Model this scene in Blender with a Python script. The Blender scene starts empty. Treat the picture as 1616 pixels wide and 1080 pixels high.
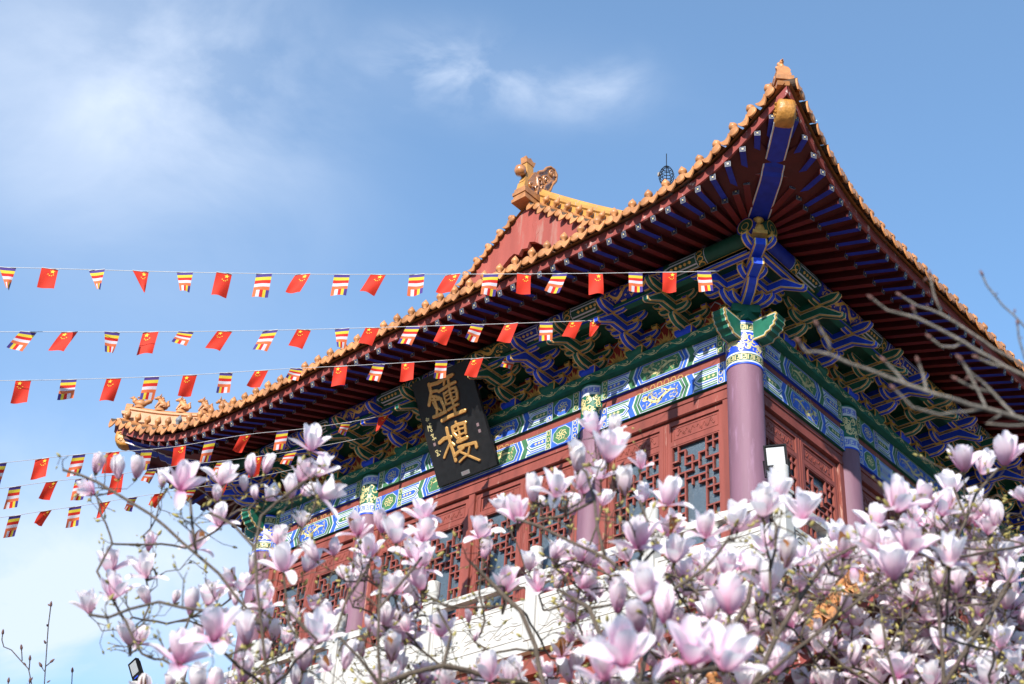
import bpy, math, random
from mathutils import Vector, Matrix, noise
rnd = random.Random(7)
R = math.radians
S = bpy.context.scene
COL = S.collection
V = Vector

# ------------------------------------------------------------------ camera
CAM_POS = V((9.20334, -14.35867, -14.20688))
yaw, pit, roll = 0.75973, 0.59877, 0.07185
FPX = 2316.9                                    # focal length in pixels of a 1616 wide frame
fw = V((-math.sin(yaw)*math.cos(pit), math.cos(yaw)*math.cos(pit), math.sin(pit)))
r0 = fw.cross(V((0, 0, 1))).normalized(); u0 = r0.cross(fw)
rt = r0*math.cos(roll) + u0*math.sin(roll); up = -r0*math.sin(roll) + u0*math.cos(roll)
cd = bpy.data.cameras.new('camera'); cam = bpy.data.objects.new('camera', cd); COL.objects.link(cam)
cam.matrix_world = Matrix(((rt.x, up.x, -fw.x, CAM_POS.x), (rt.y, up.y, -fw.y, CAM_POS.y), (rt.z, up.z, -fw.z, CAM_POS.z), (0, 0, 0, 1)))
cd.sensor_width = 36; cd.lens = FPX/1616*36; cd.clip_start = 0.05; cd.clip_end = 2000
cd.dof.use_dof = True; cd.dof.focus_distance = 21.0; cd.dof.aperture_fstop = 5.2
S.camera = cam

# ------------------------------------------------------------------ sky, sun, exposure
SUN = V((0.31, -0.80, 0.42)).normalized()
el = math.asin(SUN.z); az = math.atan2(SUN.x, SUN.y)
sd = bpy.data.lights.new('sun', 'SUN'); sun = bpy.data.objects.new('sun', sd); COL.objects.link(sun)
sd.energy = 4.7; sd.angle = R(0.53); sd.color = (1, 0.955, 0.88)
sun.rotation_euler = SUN.to_track_quat('Z', 'Y').to_euler()
W = bpy.data.worlds.new('World'); S.world = W; W.use_nodes = True
wn = W.node_tree.nodes; wl = W.node_tree.links
bg = wn['Background']; bg.inputs['Strength'].default_value = 0.15
sky = wn.new('ShaderNodeTexSky'); sky.sky_type = 'NISHITA'; sky.sun_disc = False
sky.sun_elevation = el; sky.sun_rotation = az; sky.altitude = 1100; sky.air_density = 1.0; sky.dust_density = 0.5; sky.ozone_density = 1.0
tc = wn.new('ShaderNodeTexCoord')

def wmath(op, a, b=None, clamp=False):
    n = wn.new('ShaderNodeMath'); n.operation = op; n.use_clamp = clamp
    for i, s in enumerate((a, b)):
        if s is None: continue
        if isinstance(s, (int, float)): n.inputs[i].default_value = s
        else: wl.new(s, n.inputs[i])
    return n.outputs[0]

def wdot(vec):
    n = wn.new('ShaderNodeVectorMath'); n.operation = 'DOT_PRODUCT'
    wl.new(tc.outputs['Generated'], n.inputs[0]); n.inputs[1].default_value = vec
    return n.outputs['Value']

def wnoise(scale, detail, stretch=(1, 1, 1), rough=0.55, dist=0.6):
    mp = wn.new('ShaderNodeMapping'); mp.inputs['Scale'].default_value = stretch
    wl.new(tc.outputs['Generated'], mp.inputs['Vector'])
    n = wn.new('ShaderNodeTexNoise'); n.inputs['Scale'].default_value = scale
    n.inputs['Detail'].default_value = detail; n.inputs['Roughness'].default_value = rough; n.inputs['Distortion'].default_value = dist
    wl.new(mp.outputs[0], n.inputs['Vector'])
    return n.outputs['Fac']

def sky_dir(px, py):
    return (fw + rt*((px-808)/FPX) - up*((py-540)/FPX)).normalized()

def cloud(px, py, sx, sy, dens, nfac, tilt=0.0):
    c = sky_dir(px, py)
    h = V((0, 0, 1)).cross(c).normalized()*-1; v = c.cross(h)*-1
    h, v = h*math.cos(tilt)+v*math.sin(tilt), v*math.cos(tilt)-h*math.sin(tilt)
    a = wmath('DIVIDE', wdot(h), sx); b = wmath('DIVIDE', wdot(v), sy)
    r2 = wmath('ADD', wmath('MULTIPLY', a, a), wmath('MULTIPLY', b, b))
    g = wmath('POWER', 2.718, wmath('MULTIPLY', r2, -1.0))
    front = wmath('GREATER_THAN', wdot(c), 0.0)
    return wmath('MULTIPLY', wmath('MULTIPLY', g, front), wmath('MULTIPLY', nfac, dens))

n1 = wmath('MULTIPLY', wmath('SUBTRACT', wnoise(5.5, 8, (1, 1, 1.6)), 0.40), 3.6, True)
n2 = wmath('MULTIPLY', wmath('SUBTRACT', wnoise(13, 7, (1, 1, 2.0), 0.55, 0.35), 0.40), 3.2, True)
n3 = wmath('ADD', wmath('MULTIPLY', wnoise(3.2, 10, (1, 1, 1.5), 0.62, 0.4), 1.1), 0.04)
fac = cloud(790, 128, 0.075, 0.020, 0.46, n2, R(-4))
for args in ((955, 132, 0.030, 0.016, 0.38, n2, R(18)), (690, 110, 0.045, 0.024, 0.45, n2, 0), (820, 130, 0.09, 0.03, 0.16, n3, 0),
             (70, 130, 0.13, 0.11, 0.72, n3, 0), (250, 200, 0.11, 0.07, 0.45, n1, 0), (330, 60, 0.08, 0.05, 0.3, n1, 0),
             (50, 985, 0.10, 0.05, 1.0, n1, R(10)), (230, 905, 0.10, 0.06, 0.75, n3, 0), (20, 740, 0.09, 0.05, 0.25, n1, 0),
             (330, 1000, 0.16, 0.08, 0.5, n3, 0), (420, 760, 0.2, 0.10, 0.30, n3, 0)):
    fac = wmath('ADD', fac, cloud(*args))
fac = wmath('MINIMUM', wmath('ADD', fac, 0.10), 0.92)
mx = wn.new('ShaderNodeMix'); mx.data_type = 'RGBA'
tint = wn.new('ShaderNodeMix'); tint.data_type = 'RGBA'; tint.blend_type = 'MULTIPLY'; tint.inputs['Factor'].default_value = 1
tint.inputs['B'].default_value = (0.70, 1.03, 1.17, 1); wl.new(sky.outputs[0], tint.inputs['A'])
wl.new(fac, mx.inputs['Factor']); wl.new(tint.outputs['Result'], mx.inputs['A']); mx.inputs['B'].default_value = (3.3, 3.75, 4.5, 1)
wl.new(mx.outputs['Result'], bg.inputs['Color'])
S.view_settings.view_transform = 'Standard'; S.view_settings.look = 'None'
S.view_settings.exposure = 0.8; S.view_settings.gamma = 1
S.cycles.max_bounces = 8; S.cycles.transparent_max_bounces = 12

def at(px, py, d):
    """the point d metres in front of the camera's lens plane seen at that pixel of the 1616 wide photograph"""
    return CAM_POS + (fw + rt*((px-808)/FPX) - up*((py-540)/FPX))*d

# ------------------------------------------------------------------ materials
MATS = {}
ALB = {'red_paint': .63, 'stone': .66, 'white_line': .82, 'purple_column': .62, 'glass': .8, 'lettering_gold': .9, 'bud': 1.0, 'led_face': .62, 'led_dot': .5, 'old_gold': 1.15, 'pale_gold': .85, 'green': .9, 'blue': .9, 'deep_blue': .9, 'deep_green': .9, 'dark_red': .62, 'rafter_red': .85, 'panel_red': 1.0, 'petal_edge': 1}
def M(name, col, rough=0.6, var=0.12, scale=6.0, bump=0.0, bscale=60, metal=0.0, spec=0.35, spots=None, sp_scale=8, sp_amt=0.5,
      streak=False, rand=0.0, coat=0.0, transl=0.0):
    if name in ALB: col = tuple(c*ALB[name] for c in col)
    elif not name.startswith(('flag', 'star', 'cord', 'ground', 'blocker_hill')): col = tuple(c*0.74 for c in col)
    m = bpy.data.materials.new(name); m.use_nodes = True; MATS[name] = m
    N = m.node_tree.nodes; L = m.node_tree.links; b = N['Principled BSDF']
    geo = N.new('ShaderNodeNewGeometry')
    nz = N.new('ShaderNodeTexNoise'); nz.inputs['Scale'].default_value = scale; nz.inputs['Detail'].default_value = 6; nz.inputs['Roughness'].default_value = 0.62
    if streak:
        mp = N.new('ShaderNodeMapping'); mp.inputs['Scale'].default_value = (1, 1, 0.12)
        L.new(geo.outputs['Position'], mp.inputs['Vector']); L.new(mp.outputs[0], nz.inputs['Vector'])
    else: L.new(geo.outputs['Position'], nz.inputs['Vector'])
    mr = N.new('ShaderNodeMapRange'); mr.inputs['From Min'].default_value = 0.3; mr.inputs['From Max'].default_value = 0.7
    mr.inputs['To Min'].default_value = 1-var; mr.inputs['To Max'].default_value = 1+var
    L.new(nz.outputs['Fac'], mr.inputs['Value'])
    fac = mr.outputs[0]
    if rand:
        oi = N.new('ShaderNodeObjectInfo'); r2 = N.new('ShaderNodeMapRange')
        r2.inputs['To Min'].default_value = 1-rand; r2.inputs['To Max'].default_value = 1+rand*0.6
        L.new(oi.outputs['Random'], r2.inputs['Value'])
        mm = N.new('ShaderNodeMath'); mm.operation = 'MULTIPLY'; L.new(fac, mm.inputs[0]); L.new(r2.outputs[0], mm.inputs[1]); fac = mm.outputs[0]
    mul = N.new('ShaderNodeMix'); mul.data_type = 'RGBA'; mul.blend_type = 'MULTIPLY'; mul.inputs['Factor'].default_value = 1
    mul.inputs['A'].default_value = (*col, 1); L.new(fac, mul.inputs['B'])
    out = mul.outputs['Result']
    if spots:
        n2 = N.new('ShaderNodeTexNoise'); n2.inputs['Scale'].default_value = sp_scale; n2.inputs['Detail'].default_value = 10; n2.inputs['Roughness'].default_value = 0.7
        if streak: L.new(mp.outputs[0], n2.inputs['Vector'])
        else: L.new(geo.outputs['Position'], n2.inputs['Vector'])
        rp = N.new('ShaderNodeMapRange'); rp.inputs['From Min'].default_value = 0.62-0.12*sp_amt; rp.inputs['From Max'].default_value = 0.68-0.08*sp_amt
        L.new(n2.outputs['Fac'], rp.inputs['Value'])
        mx = N.new('ShaderNodeMix'); mx.data_type = 'RGBA'; L.new(rp.outputs[0], mx.inputs['Factor']); L.new(out, mx.inputs['A']); mx.inputs['B'].default_value = (*spots, 1)
        out = mx.outputs['Result']
    L.new(out, b.inputs['Base Color'])
    b.inputs['Roughness'].default_value = rough; b.inputs['Metallic'].default_value = metal; b.inputs['Specular IOR Level'].default_value = spec
    if coat: b.inputs['Coat Weight'].default_value = coat; b.inputs['Coat Roughness'].default_value = 0.12
    if bump:
        nb = N.new('ShaderNodeTexNoise'); nb.inputs['Scale'].default_value = bscale; nb.inputs['Detail'].default_value = 4; L.new(geo.outputs['Position'], nb.inputs['Vector'])
        bm = N.new('ShaderNodeBump'); bm.inputs['Strength'].default_value = bump; bm.inputs['Distance'].default_value = 0.01
        L.new(nb.outputs['Fac'], bm.inputs['Height']); L.new(bm.outputs[0], b.inputs['Normal'])
    if transl:
        tr = N.new('ShaderNodeBsdfTranslucent'); L.new(out, tr.inputs['Color'])
        ms = N.new('ShaderNodeMixShader'); ms.inputs[0].default_value = transl
        L.new(b.outputs[0], ms.inputs[1]); L.new(tr.outputs[0], ms.inputs[2]); L.new(ms.outputs[0], N['Material Output'].inputs['Surface'])
    return m

M('red_paint', (0.33, 0.080, 0.058), 0.55, 0.26, 4.0, 0.25, 45, spots=(0.36, 0.19, 0.15), sp_scale=7, sp_amt=0.15, streak=True)
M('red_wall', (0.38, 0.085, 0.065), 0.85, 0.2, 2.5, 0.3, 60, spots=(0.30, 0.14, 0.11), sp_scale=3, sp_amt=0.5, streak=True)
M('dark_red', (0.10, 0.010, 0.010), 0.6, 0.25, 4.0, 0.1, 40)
M('rafter_red', (0.15, 0.016, 0.014), 0.55, 0.2, 5.0)
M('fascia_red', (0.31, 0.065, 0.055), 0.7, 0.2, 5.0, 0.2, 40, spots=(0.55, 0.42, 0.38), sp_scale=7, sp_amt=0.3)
M('panel_red', (0.30, 0.03, 0.022), 0.6, 0.15)
M('blue', (0.015, 0.065, 0.66), 0.5, 0.22, 7)
M('pale_blue', (0.14, 0.25, 0.72), 0.5, 0.1, 7)
M('deep_blue', (0.010, 0.030, 0.36), 0.5, 0.25, 7)
M('green', (0.012, 0.125, 0.075), 0.5, 0.22, 7)
M('deep_green', (0.010, 0.075, 0.045), 0.5, 0.25, 7)
M('beam_blue', (0.045, 0.14, 0.62), 0.5, 0.22, 9)
M('beam_green', (0.065, 0.205, 0.095), 0.5, 0.25, 9)
M('white_line', (0.62, 0.66, 0.72), 0.6, 0.12, 9)
M('gold', (0.58, 0.40, 0.12), 0.42, 0.25, 12, metal=0.25, spec=0.5)
M('old_gold', (0.62, 0.36, 0.085), 0.45, 0.3, 12, metal=0.2, spec=0.5)
M('pale_gold', (0.70, 0.58, 0.27), 0.45, 0.2, 14, metal=0.1, spec=0.5)
M('lettering_gold', (0.72, 0.40, 0.13), 0.35, 0.2, 20, metal=0.45, spec=0.5)
M('purple_column', (0.295, 0.145, 0.205), 0.6, 0.2, 4, 0.45, 110, spots=(0.24, 0.13, 0.19), sp_scale=9, sp_amt=0.5, streak=True)
M('tile', (0.60, 0.25, 0.085), 0.5, 0.25, 9, 0.15, 50, spec=0.4, rand=0.28, coat=0.12, spots=(0.26, 0.13, 0.07), sp_scale=16, sp_amt=0.35)
M('end_line', (0.21, 0.215, 0.24), 0.6, 0.2, 20)
M('end_dark', (0.035, 0.04, 0.09), 0.6, 0.2, 20)
M('tile_yellow', (0.62, 0.30, 0.07), 0.42, 0.16, 5, 0.1, 60, spec=0.4, coat=0.12)
M('tile_brown', (0.52, 0.21, 0.065), 0.25, 0.35, 10, 0.4, 25, spec=0.6, coat=0.6)
M('mortar', (0.35, 0.30, 0.26), 0.9, 0.2, 20)
M('grey_cap', (0.22, 0.24, 0.27), 0.5, 0.15)
M('plaque_black', (0.016, 0.016, 0.017), 0.42, 0.3, 12, 0.08, 30, spec=0.4)
M('seal', (0.30, 0.20, 0.21), 0.6, 0.2, 40)
M('tag_grey', (0.22, 0.22, 0.22), 0.5, 0.2, 60)
M('glass', (0.085, 0.115, 0.145), 0.25, 0.22, 40, 0.5, 160, spec=0.6)
M('stone', (0.66, 0.64, 0.60), 0.75, 0.1, 4, 0.2, 70, spots=(0.27, 0.25, 0.22), sp_scale=5, sp_amt=0.45, streak=True)
M('black_metal', (0.012, 0.012, 0.014), 0.65, 0.1, 10, spec=0.1)
M('shade_clay', (0.13, 0.085, 0.06), 0.9, 0.3, 12)  # unglazed tile underside, coloured dark to paint in the shade below the eave tiles
M('cap_gold', (0.56, 0.25, 0.05), 0.4, 0.3, 14, 0.8, 28, spec=0.4)
M('blocker_hill', (0.030, 0.040, 0.022), 0.95, 0.4, 0.15)  # for the added ring that blocks low sky light
M('led_face', (0.58, 0.59, 0.60), 0.7, 0.03, 10)
M('led_dot', (0.40, 0.41, 0.43), 0.3, 0.03, 10)
M('bark', (0.115, 0.085, 0.062), 0.85, 0.4, 60, 0.5, 160)
M('bark_pale', (0.26, 0.225, 0.19), 0.85, 0.35, 50, 0.5, 160)
M('bud', (0.30, 0.25, 0.075), 0.7, 0.35, 90)
M('bud_red', (0.20, 0.10, 0.085), 0.7, 0.35, 90)
M('cord', (0.5, 0.5, 0.5), 0.7, 0.05)
M('flag_red', (0.66, 0.035, 0.014), 0.7, 0.05, 3, transl=0.35)
M('star', (0.80, 0.55, 0.05), 0.7, 0.05, 3)
M('ground', (0.15, 0.14, 0.13), 0.9, 0.2, 0.8, 0.3, 20)
M('wilted', (0.36, 0.15, 0.05), 0.8, 0.3, 60, transl=0.2)
M('calyx', (0.20, 0.17, 0.05), 0.7, 0.3, 80)

def petal_mat():
    m = bpy.data.materials.new('petal'); m.use_nodes = True; MATS['petal'] = m
    N = m.node_tree.nodes; L = m.node_tree.links; b = N['Principled BSDF']
    uv = N.new('ShaderNodeUVMap'); sp = N.new('ShaderNodeSeparateXYZ'); L.new(uv.outputs[0], sp.inputs[0])
    oi = N.new('ShaderNodeObjectInfo')
    a1 = N.new('ShaderNodeMath'); a1.operation = 'MULTIPLY_ADD'; L.new(oi.outputs['Random'], a1.inputs[0]); a1.inputs[1].default_value = 0.34; a1.inputs[2].default_value = -0.17
    geo = N.new('ShaderNodeNewGeometry')
    nz = N.new('ShaderNodeTexNoise'); nz.inputs['Scale'].default_value = 60; nz.inputs['Detail'].default_value = 4; L.new(geo.outputs['Position'], nz.inputs['Vector'])
    a2 = N.new('ShaderNodeMath'); a2.operation = 'MULTIPLY_ADD'; L.new(nz.outputs['Fac'], a2.inputs[0]); a2.inputs[1].default_value = 0.30; L.new(sp.outputs[1], a2.inputs[2])
    ad = N.new('ShaderNodeMath'); ad.operation = 'ADD'; L.new(a1.outputs[0], ad.inputs[0]); L.new(a2.outputs[0], ad.inputs[1])
    bk = N.new('ShaderNodeMath'); bk.operation = 'MULTIPLY_ADD'; L.new(geo.outputs['Backfacing'], bk.inputs[0]); bk.inputs[1].default_value = 0.0; L.new(ad.outputs[0], bk.inputs[2])
    cr = N.new('ShaderNodeValToRGB'); L.new(bk.outputs[0], cr.inputs[0])
    e = cr.color_ramp.elements
    e[0].position = 0.10; e[0].color = (0.68, 0.25, 0.45, 1); e[1].position = 1.0; e[1].color = (0.92, 0.875, 0.88, 1)
    for p, c in ((0.31, (0.78, 0.45, 0.61)), (0.54, (0.87, 0.645, 0.745)), (0.82, (0.90, 0.76, 0.81))):
        x = e.new(p); x.color = (*c, 1)
    # fine veins running up the petal
    wv = N.new('ShaderNodeMath'); wv.operation = 'MULTIPLY'; L.new(sp.outputs[0], wv.inputs[0]); wv.inputs[1].default_value = 46
    sn = N.new('ShaderNodeMath'); sn.operation = 'SINE'; L.new(wv.outputs[0], sn.inputs[0])
    bm = N.new('ShaderNodeBump'); bm.inputs['Strength'].default_value = 0.12; bm.inputs['Distance'].default_value = 0.002; L.new(sn.outputs[0], bm.inputs['Height'])
    L.new(bm.outputs[0], b.inputs['Normal'])
    # browned bruises, mostly at the rims
    n9 = N.new('ShaderNodeTexNoise'); n9.inputs['Scale'].default_value = 26; n9.inputs['Detail'].default_value = 5; L.new(geo.outputs['Position'], n9.inputs['Vector'])
    b1 = N.new('ShaderNodeMath'); b1.operation = 'MULTIPLY_ADD'; L.new(sp.outputs[1], b1.inputs[0]); b1.inputs[1].default_value = 0.16; L.new(n9.outputs['Fac'], b1.inputs[2])
    b2 = N.new('ShaderNodeMapRange'); b2.inputs['From Min'].default_value = 0.78; b2.inputs['From Max'].default_value = 0.86; b2.inputs['To Max'].default_value = 0.75; L.new(b1.outputs[0], b2.inputs['Value'])
    bx = N.new('ShaderNodeMix'); bx.data_type = 'RGBA'; L.new(b2.outputs[0], bx.inputs['Factor']); L.new(cr.outputs[0], bx.inputs['A']); bx.inputs['B'].default_value = (0.46, 0.25, 0.13, 1)
    L.new(bx.outputs['Result'], b.inputs['Base Color']); b.inputs['Roughness'].default_value = 0.55; b.inputs['Specular IOR Level'].default_value = 0.2
    tr = N.new('ShaderNodeBsdfTranslucent'); L.new(bx.outputs['Result'], tr.inputs['Color'])
    ms = N.new('ShaderNodeMixShader'); ms.inputs[0].default_value = 0.43
    L.new(b.outputs[0], ms.inputs[1]); L.new(tr.outputs[0], ms.inputs[2]); L.new(ms.outputs[0], N['Material Output'].inputs['Surface'])
petal_mat()

def stripe_mat():
    m = bpy.data.materials.new('striped_flag'); m.use_nodes = True; MATS['striped_flag'] = m
    N = m.node_tree.nodes; L = m.node_tree.links; b = N['Principled BSDF']
    uv = N.new('ShaderNodeUVMap'); sp = N.new('ShaderNodeSeparateXYZ'); L.new(uv.outputs[0], sp.inputs[0])
    def ramp(src, stops):
        c = N.new('ShaderNodeValToRGB'); c.color_ramp.interpolation = 'CONSTANT'; e = c.color_ramp.elements
        e[0].position = stops[0][0]; e[0].color = (*stops[0][1], 1); e[1].position = stops[1][0]; e[1].color = (*stops[1][1], 1)
        for p, k in stops[2:]: x = e.new(p); x.color = (*k, 1)
        L.new(src, c.inputs[0]); return c.outputs[0]
    BL, YE, RE, WH, OR = (0.085, 0.05, 0.24), (0.72, 0.56, 0.05), (0.62, 0.03, 0.02), (0.66, 0.62, 0.66), (0.70, 0.16, 0.06)
    h = ramp(sp.outputs[1], [(0, OR), (0.44, WH), (0.58, RE), (0.72, YE), (0.86, BL)])
    v = ramp(sp.outputs[0], [(0, OR), (0.2, WH), (0.42, RE), (0.62, YE), (0.8, BL)])
    lt = N.new('ShaderNodeMath'); lt.operation = 'LESS_THAN'; L.new(sp.outputs[1], lt.inputs[0]); lt.inputs[1].default_value = 0.30
    mx = N.new('ShaderNodeMix'); mx.data_type = 'RGBA'; L.new(lt.outputs[0], mx.inputs['Factor']); L.new(h, mx.inputs['A']); L.new(v, mx.inputs['B'])
    L.new(mx.outputs['Result'], b.inputs['Base Color']); b.inputs['Roughness'].default_value = 0.7; b.inputs['Specular IOR Level'].default_value = 0.2
    tr = N.new('ShaderNodeBsdfTranslucent'); L.new(mx.outputs['Result'], tr.inputs['Color'])
    ms = N.new('ShaderNodeMixShader'); ms.inputs[0].default_value = 0.35
    L.new(b.outputs[0], ms.inputs[1]); L.new(tr.outputs[0], ms.inputs[2]); L.new(ms.outputs[0], N['Material Output'].inputs['Surface'])
stripe_mat()

# ------------------------------------------------------------------ mesh helpers
class MB:
    def __init__(s): s.v = []; s.f = []; s.m = []; s.sm = []; s.names = []; s.uv = {}
    def mi(s, n):
        if n not in s.names: s.names.append(n)
        return s.names.index(n)
    def face(s, pts, mat, smooth=False):
        i = len(s.v); s.v += [tuple(p) for p in pts]; s.f.append(list(range(i, i+len(pts)))); s.m.append(s.mi(mat)); s.sm.append(smooth)
    def grid(s, rows, mat, smooth=True, closed=False, uvs=None):
        i0 = len(s.v); n = len(rows[0])
        for r in rows: s.v += [tuple(p) for p in r]
        for a in range(len(rows)-1):
            for b in range(n if closed else n-1):
                q = [i0+a*n+b, i0+a*n+(b+1) % n, i0+(a+1)*n+(b+1) % n, i0+(a+1)*n+b]
                if uvs: s.uv[len(s.f)] = [uvs[k-i0] for k in q]
                s.f.append(q); s.m.append(s.mi(mat)); s.sm.append(smooth)
    def box(s, c, h, mat, X=V((1, 0, 0)), Y=V((0, 1, 0)), Z=V((0, 0, 1))):
        c = V(c); P = lambda a, b, d: c + X*(a*h[0]) + Y*(b*h[1]) + Z*(d*h[2])
        q = [P(-1,-1,-1), P(1,-1,-1), P(1,1,-1), P(-1,1,-1), P(-1,-1,1), P(1,-1,1), P(1,1,1), P(-1,1,1)]
        i = len(s.v); s.v += [tuple(p) for p in q]
        for f in ((0,3,2,1), (4,5,6,7), (0,1,5,4), (1,2,6,5), (2,3,7,6), (3,0,4,7)):
            s.f.append([i+k for k in f]); s.m.append(s.mi(mat)); s.sm.append(False)
    def box2(s, a, b, mat):
        a = V(a); b = V(b); s.box((a+b)/2, [abs(x)/2 for x in (b-a)], mat)
    def beam(s, A, B, w, h, mat, upv=V((0, 0, 1))):
        A = V(A); B = V(B); d = (B-A); L = d.length; d.normalize(); x = d.cross(upv).normalized(); z = x.cross(d)
        s.box((A+B)/2, (w/2, L/2, h/2), mat, x, d, z)
    def tube(s, pts, rad, mat, n=6, caps=True, smooth=True):
        pts = [V(p) for p in pts]; k = len(pts)
        if not hasattr(rad, '__len__'): rad = [rad]*k
        t0 = (pts[1]-pts[0]).normalized(); a = t0.orthogonal().normalized(); rows = []
        for i, p in enumerate(pts):
            t = (pts[min(i+1, k-1)]-pts[max(i-1, 0)])
            t = t.normalized() if t.length > 1e-9 else t0
            a = (a - t*a.dot(t)); a = a.normalized() if a.length > 1e-6 else t.orthogonal().normalized(); b = t.cross(a)
            rows.append([p + (a*math.cos(2*math.pi*j/n) + b*math.sin(2*math.pi*j/n))*rad[i] for j in range(n)])
        s.grid(rows, mat, smooth, True)
        if caps: s.face(rows[0][::-1], mat); s.face(rows[-1], mat)
    def lathe(s, prof, o, mat, n=16, X=V((1, 0, 0)), Y=V((0, 1, 0)), Z=V((0, 0, 1)), mats=None):
        o = V(o); rows = [[o + X*(r*math.cos(2*math.pi*j/n)) + Y*(r*math.sin(2*math.pi*j/n)) + Z*z for j in range(n)] for r, z in prof]
        if mats:
            for i in range(len(rows)-1): s.grid(rows[i:i+2], mats[i], True, True)
        else: s.grid(rows, mat, True, True)
        if prof[0][0] > 1e-4: s.face(rows[0][::-1], mats[0] if mats else mat)
        if prof[-1][0] > 1e-4: s.face(rows[-1], mats[-1] if mats else mat)
    def prism(s, loop, fm, w0, w1, mat, side=None):
        lp = ccw(loop)
        s.face([fm(a, b, w1) for a, b in lp], mat); s.face([fm(a, b, w0) for a, b in lp[::-1]], mat)
        for i in range(len(lp)):
            p, q = lp[i], lp[(i+1) % len(lp)]
            s.face([fm(*p, w0), fm(*q, w0), fm(*q, w1), fm(*p, w1)], side or mat)
    def tprism(s, loop, fm, w0, w1, base, trim='old_gold', line='white_line', t=0.016, l=0.005):
        """a prism whose faces are edged with a gold border and a fine white line"""
        lp = ccw(loop); l1 = inset(lp, t); l2 = inset(lp, t+l); ok1 = valid(lp, l1); ok2 = ok1 and valid(lp, l2); n = len(lp)
        for w in (w0, w1):
            g = lambda L: [fm(a, b, w) for a, b in L]
            o, i1, i2 = g(lp), g(l1), g(l2)
            if not ok1: s.face(o, trim); continue
            for i in range(n): s.face([o[i], o[(i+1) % n], i1[(i+1) % n], i1[i]], trim)
            if not ok2: s.face(i1, base); continue
            for i in range(n): s.face([i1[i], i1[(i+1) % n], i2[(i+1) % n], i2[i]], line)
            s.face(i2, base)
        e = (t*0.9) if (w1-w0) > t*2.6 else 0
        for i in range(n):
            p, q = lp[i], lp[(i+1) % n]
            if not e: s.face([fm(*p, w0), fm(*q, w0), fm(*q, w1), fm(*p, w1)], trim); continue
            for a, b, mt in ((w0, w0+e, trim), (w0+e, w0+e+l, line), (w0+e+l, w1-e-l, base), (w1-e-l, w1-e, line), (w1-e, w1, trim)):
                s.face([fm(*p, a), fm(*q, a), fm(*q, b), fm(*p, b)], mt)
    def ribbon(s, fm, pts, wid, h, mat, taper=True):
        """a flat painted stroke on the surface fm"""
        k = len(pts); L = []; Rr = []
        for i, p in enumerate(pts):
            a = pts[max(i-1, 0)]; b = pts[min(i+1, k-1)]; dx, dy = b[0]-a[0], b[1]-a[1]; d = math.hypot(dx, dy) or 1
            w = (wid[i] if hasattr(wid, '__len__') else wid*(1 if not taper else max(0.25, math.sin(math.pi*(i+0.6)/(k+0.2)))))/2
            L.append((p[0]-dy/d*w, p[1]+dx/d*w)); Rr.append((p[0]+dy/d*w, p[1]-dx/d*w))
        s.grid([[fm(*a, h), fm(*b, h)] for a, b in zip(L, Rr)], mat, False)
    def relief(s, fm, pts, wid, h, mat, edge=None):
        """a raised stroke with rounded ends, as in carved lettering"""
        k = len(pts); out = []; w = wid/2
        def nrm(i):
            a = pts[max(i-1, 0)]; b = pts[min(i+1, k-1)]; dx, dy = b[0]-a[0], b[1]-a[1]; d = math.hypot(dx, dy) or 1; return -dy/d, dx/d
        left = [(p[0]+nrm(i)[0]*w, p[1]+nrm(i)[1]*w) for i, p in enumerate(pts)]
        right = [(p[0]-nrm(i)[0]*w, p[1]-nrm(i)[1]*w) for i, p in enumerate(pts)]
        def cap(c, n, sgn):
            a0 = math.atan2(n[1], n[0]); return [(c[0]+w*math.cos(a0+sgn*math.pi*j/5), c[1]+w*math.sin(a0+sgn*math.pi*j/5)) for j in range(1, 5)]
        loop = left + cap(pts[-1], nrm(k-1), -1) + right[::-1] + cap(pts[0], (-nrm(0)[0], -nrm(0)[1]), -1)
        L1 = [(c[0]+(p[0]-c[0])*0.72, c[1]+(p[1]-c[1])*0.72) for p, c in zip(loop, list(pts)+[pts[-1]]*4+list(pts[::-1])+[pts[0]]*4)]
        n = len(loop); b0 = [fm(*p, 0.001) for p in loop]; b1 = [fm(*p, h*0.75) for p in loop]; b2 = [fm(*p, h) for p in L1]
        s.grid([b0, b1, b2], mat, False, True)
        m = len(left)
        l2, r2 = b2[:m], b2[m+4:2*m+4][::-1]
        s.grid([l2, r2], mat, False)
        s.face([l2[-1]] + b2[m:m+4] + [r2[-1]], mat); s.face([r2[0]] + b2[2*m+4:] + [l2[0]], mat)
    def disc(s, fm, c, r, h, mat, n=12, ry=None):
        s.face([fm(c[0]+r*math.cos(2*math.pi*j/n), c[1]+(ry or r)*math.sin(2*math.pi*j/n), h) for j in range(n)], mat)
    def poly(s, fm, pts, h, mat): s.face([fm(*p, h) for p in pts], mat)
    def build(s, name, parent=None, loc=None):
        me = bpy.data.meshes.new(name); me.from_pydata(s.v, [], s.f)
        for n in s.names: me.materials.append(MATS[n])
        me.polygons.foreach_set('material_index', s.m); me.polygons.foreach_set('use_smooth', s.sm)
        if s.uv:
            u = me.uv_layers.new(name='UVMap'); li = 0
            for fi, f in enumerate(s.f):
                c = s.uv.get(fi)
                for k in range(len(f)): u.data[li+k].uv = c[k] if c else (0.5, 0.02)
                li += len(f)
        me.update()
        o = bpy.data.objects.new(name, me); COL.objects.link(o)
        if parent: o.parent = parent
        if loc: o.location = loc
        return o

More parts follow.
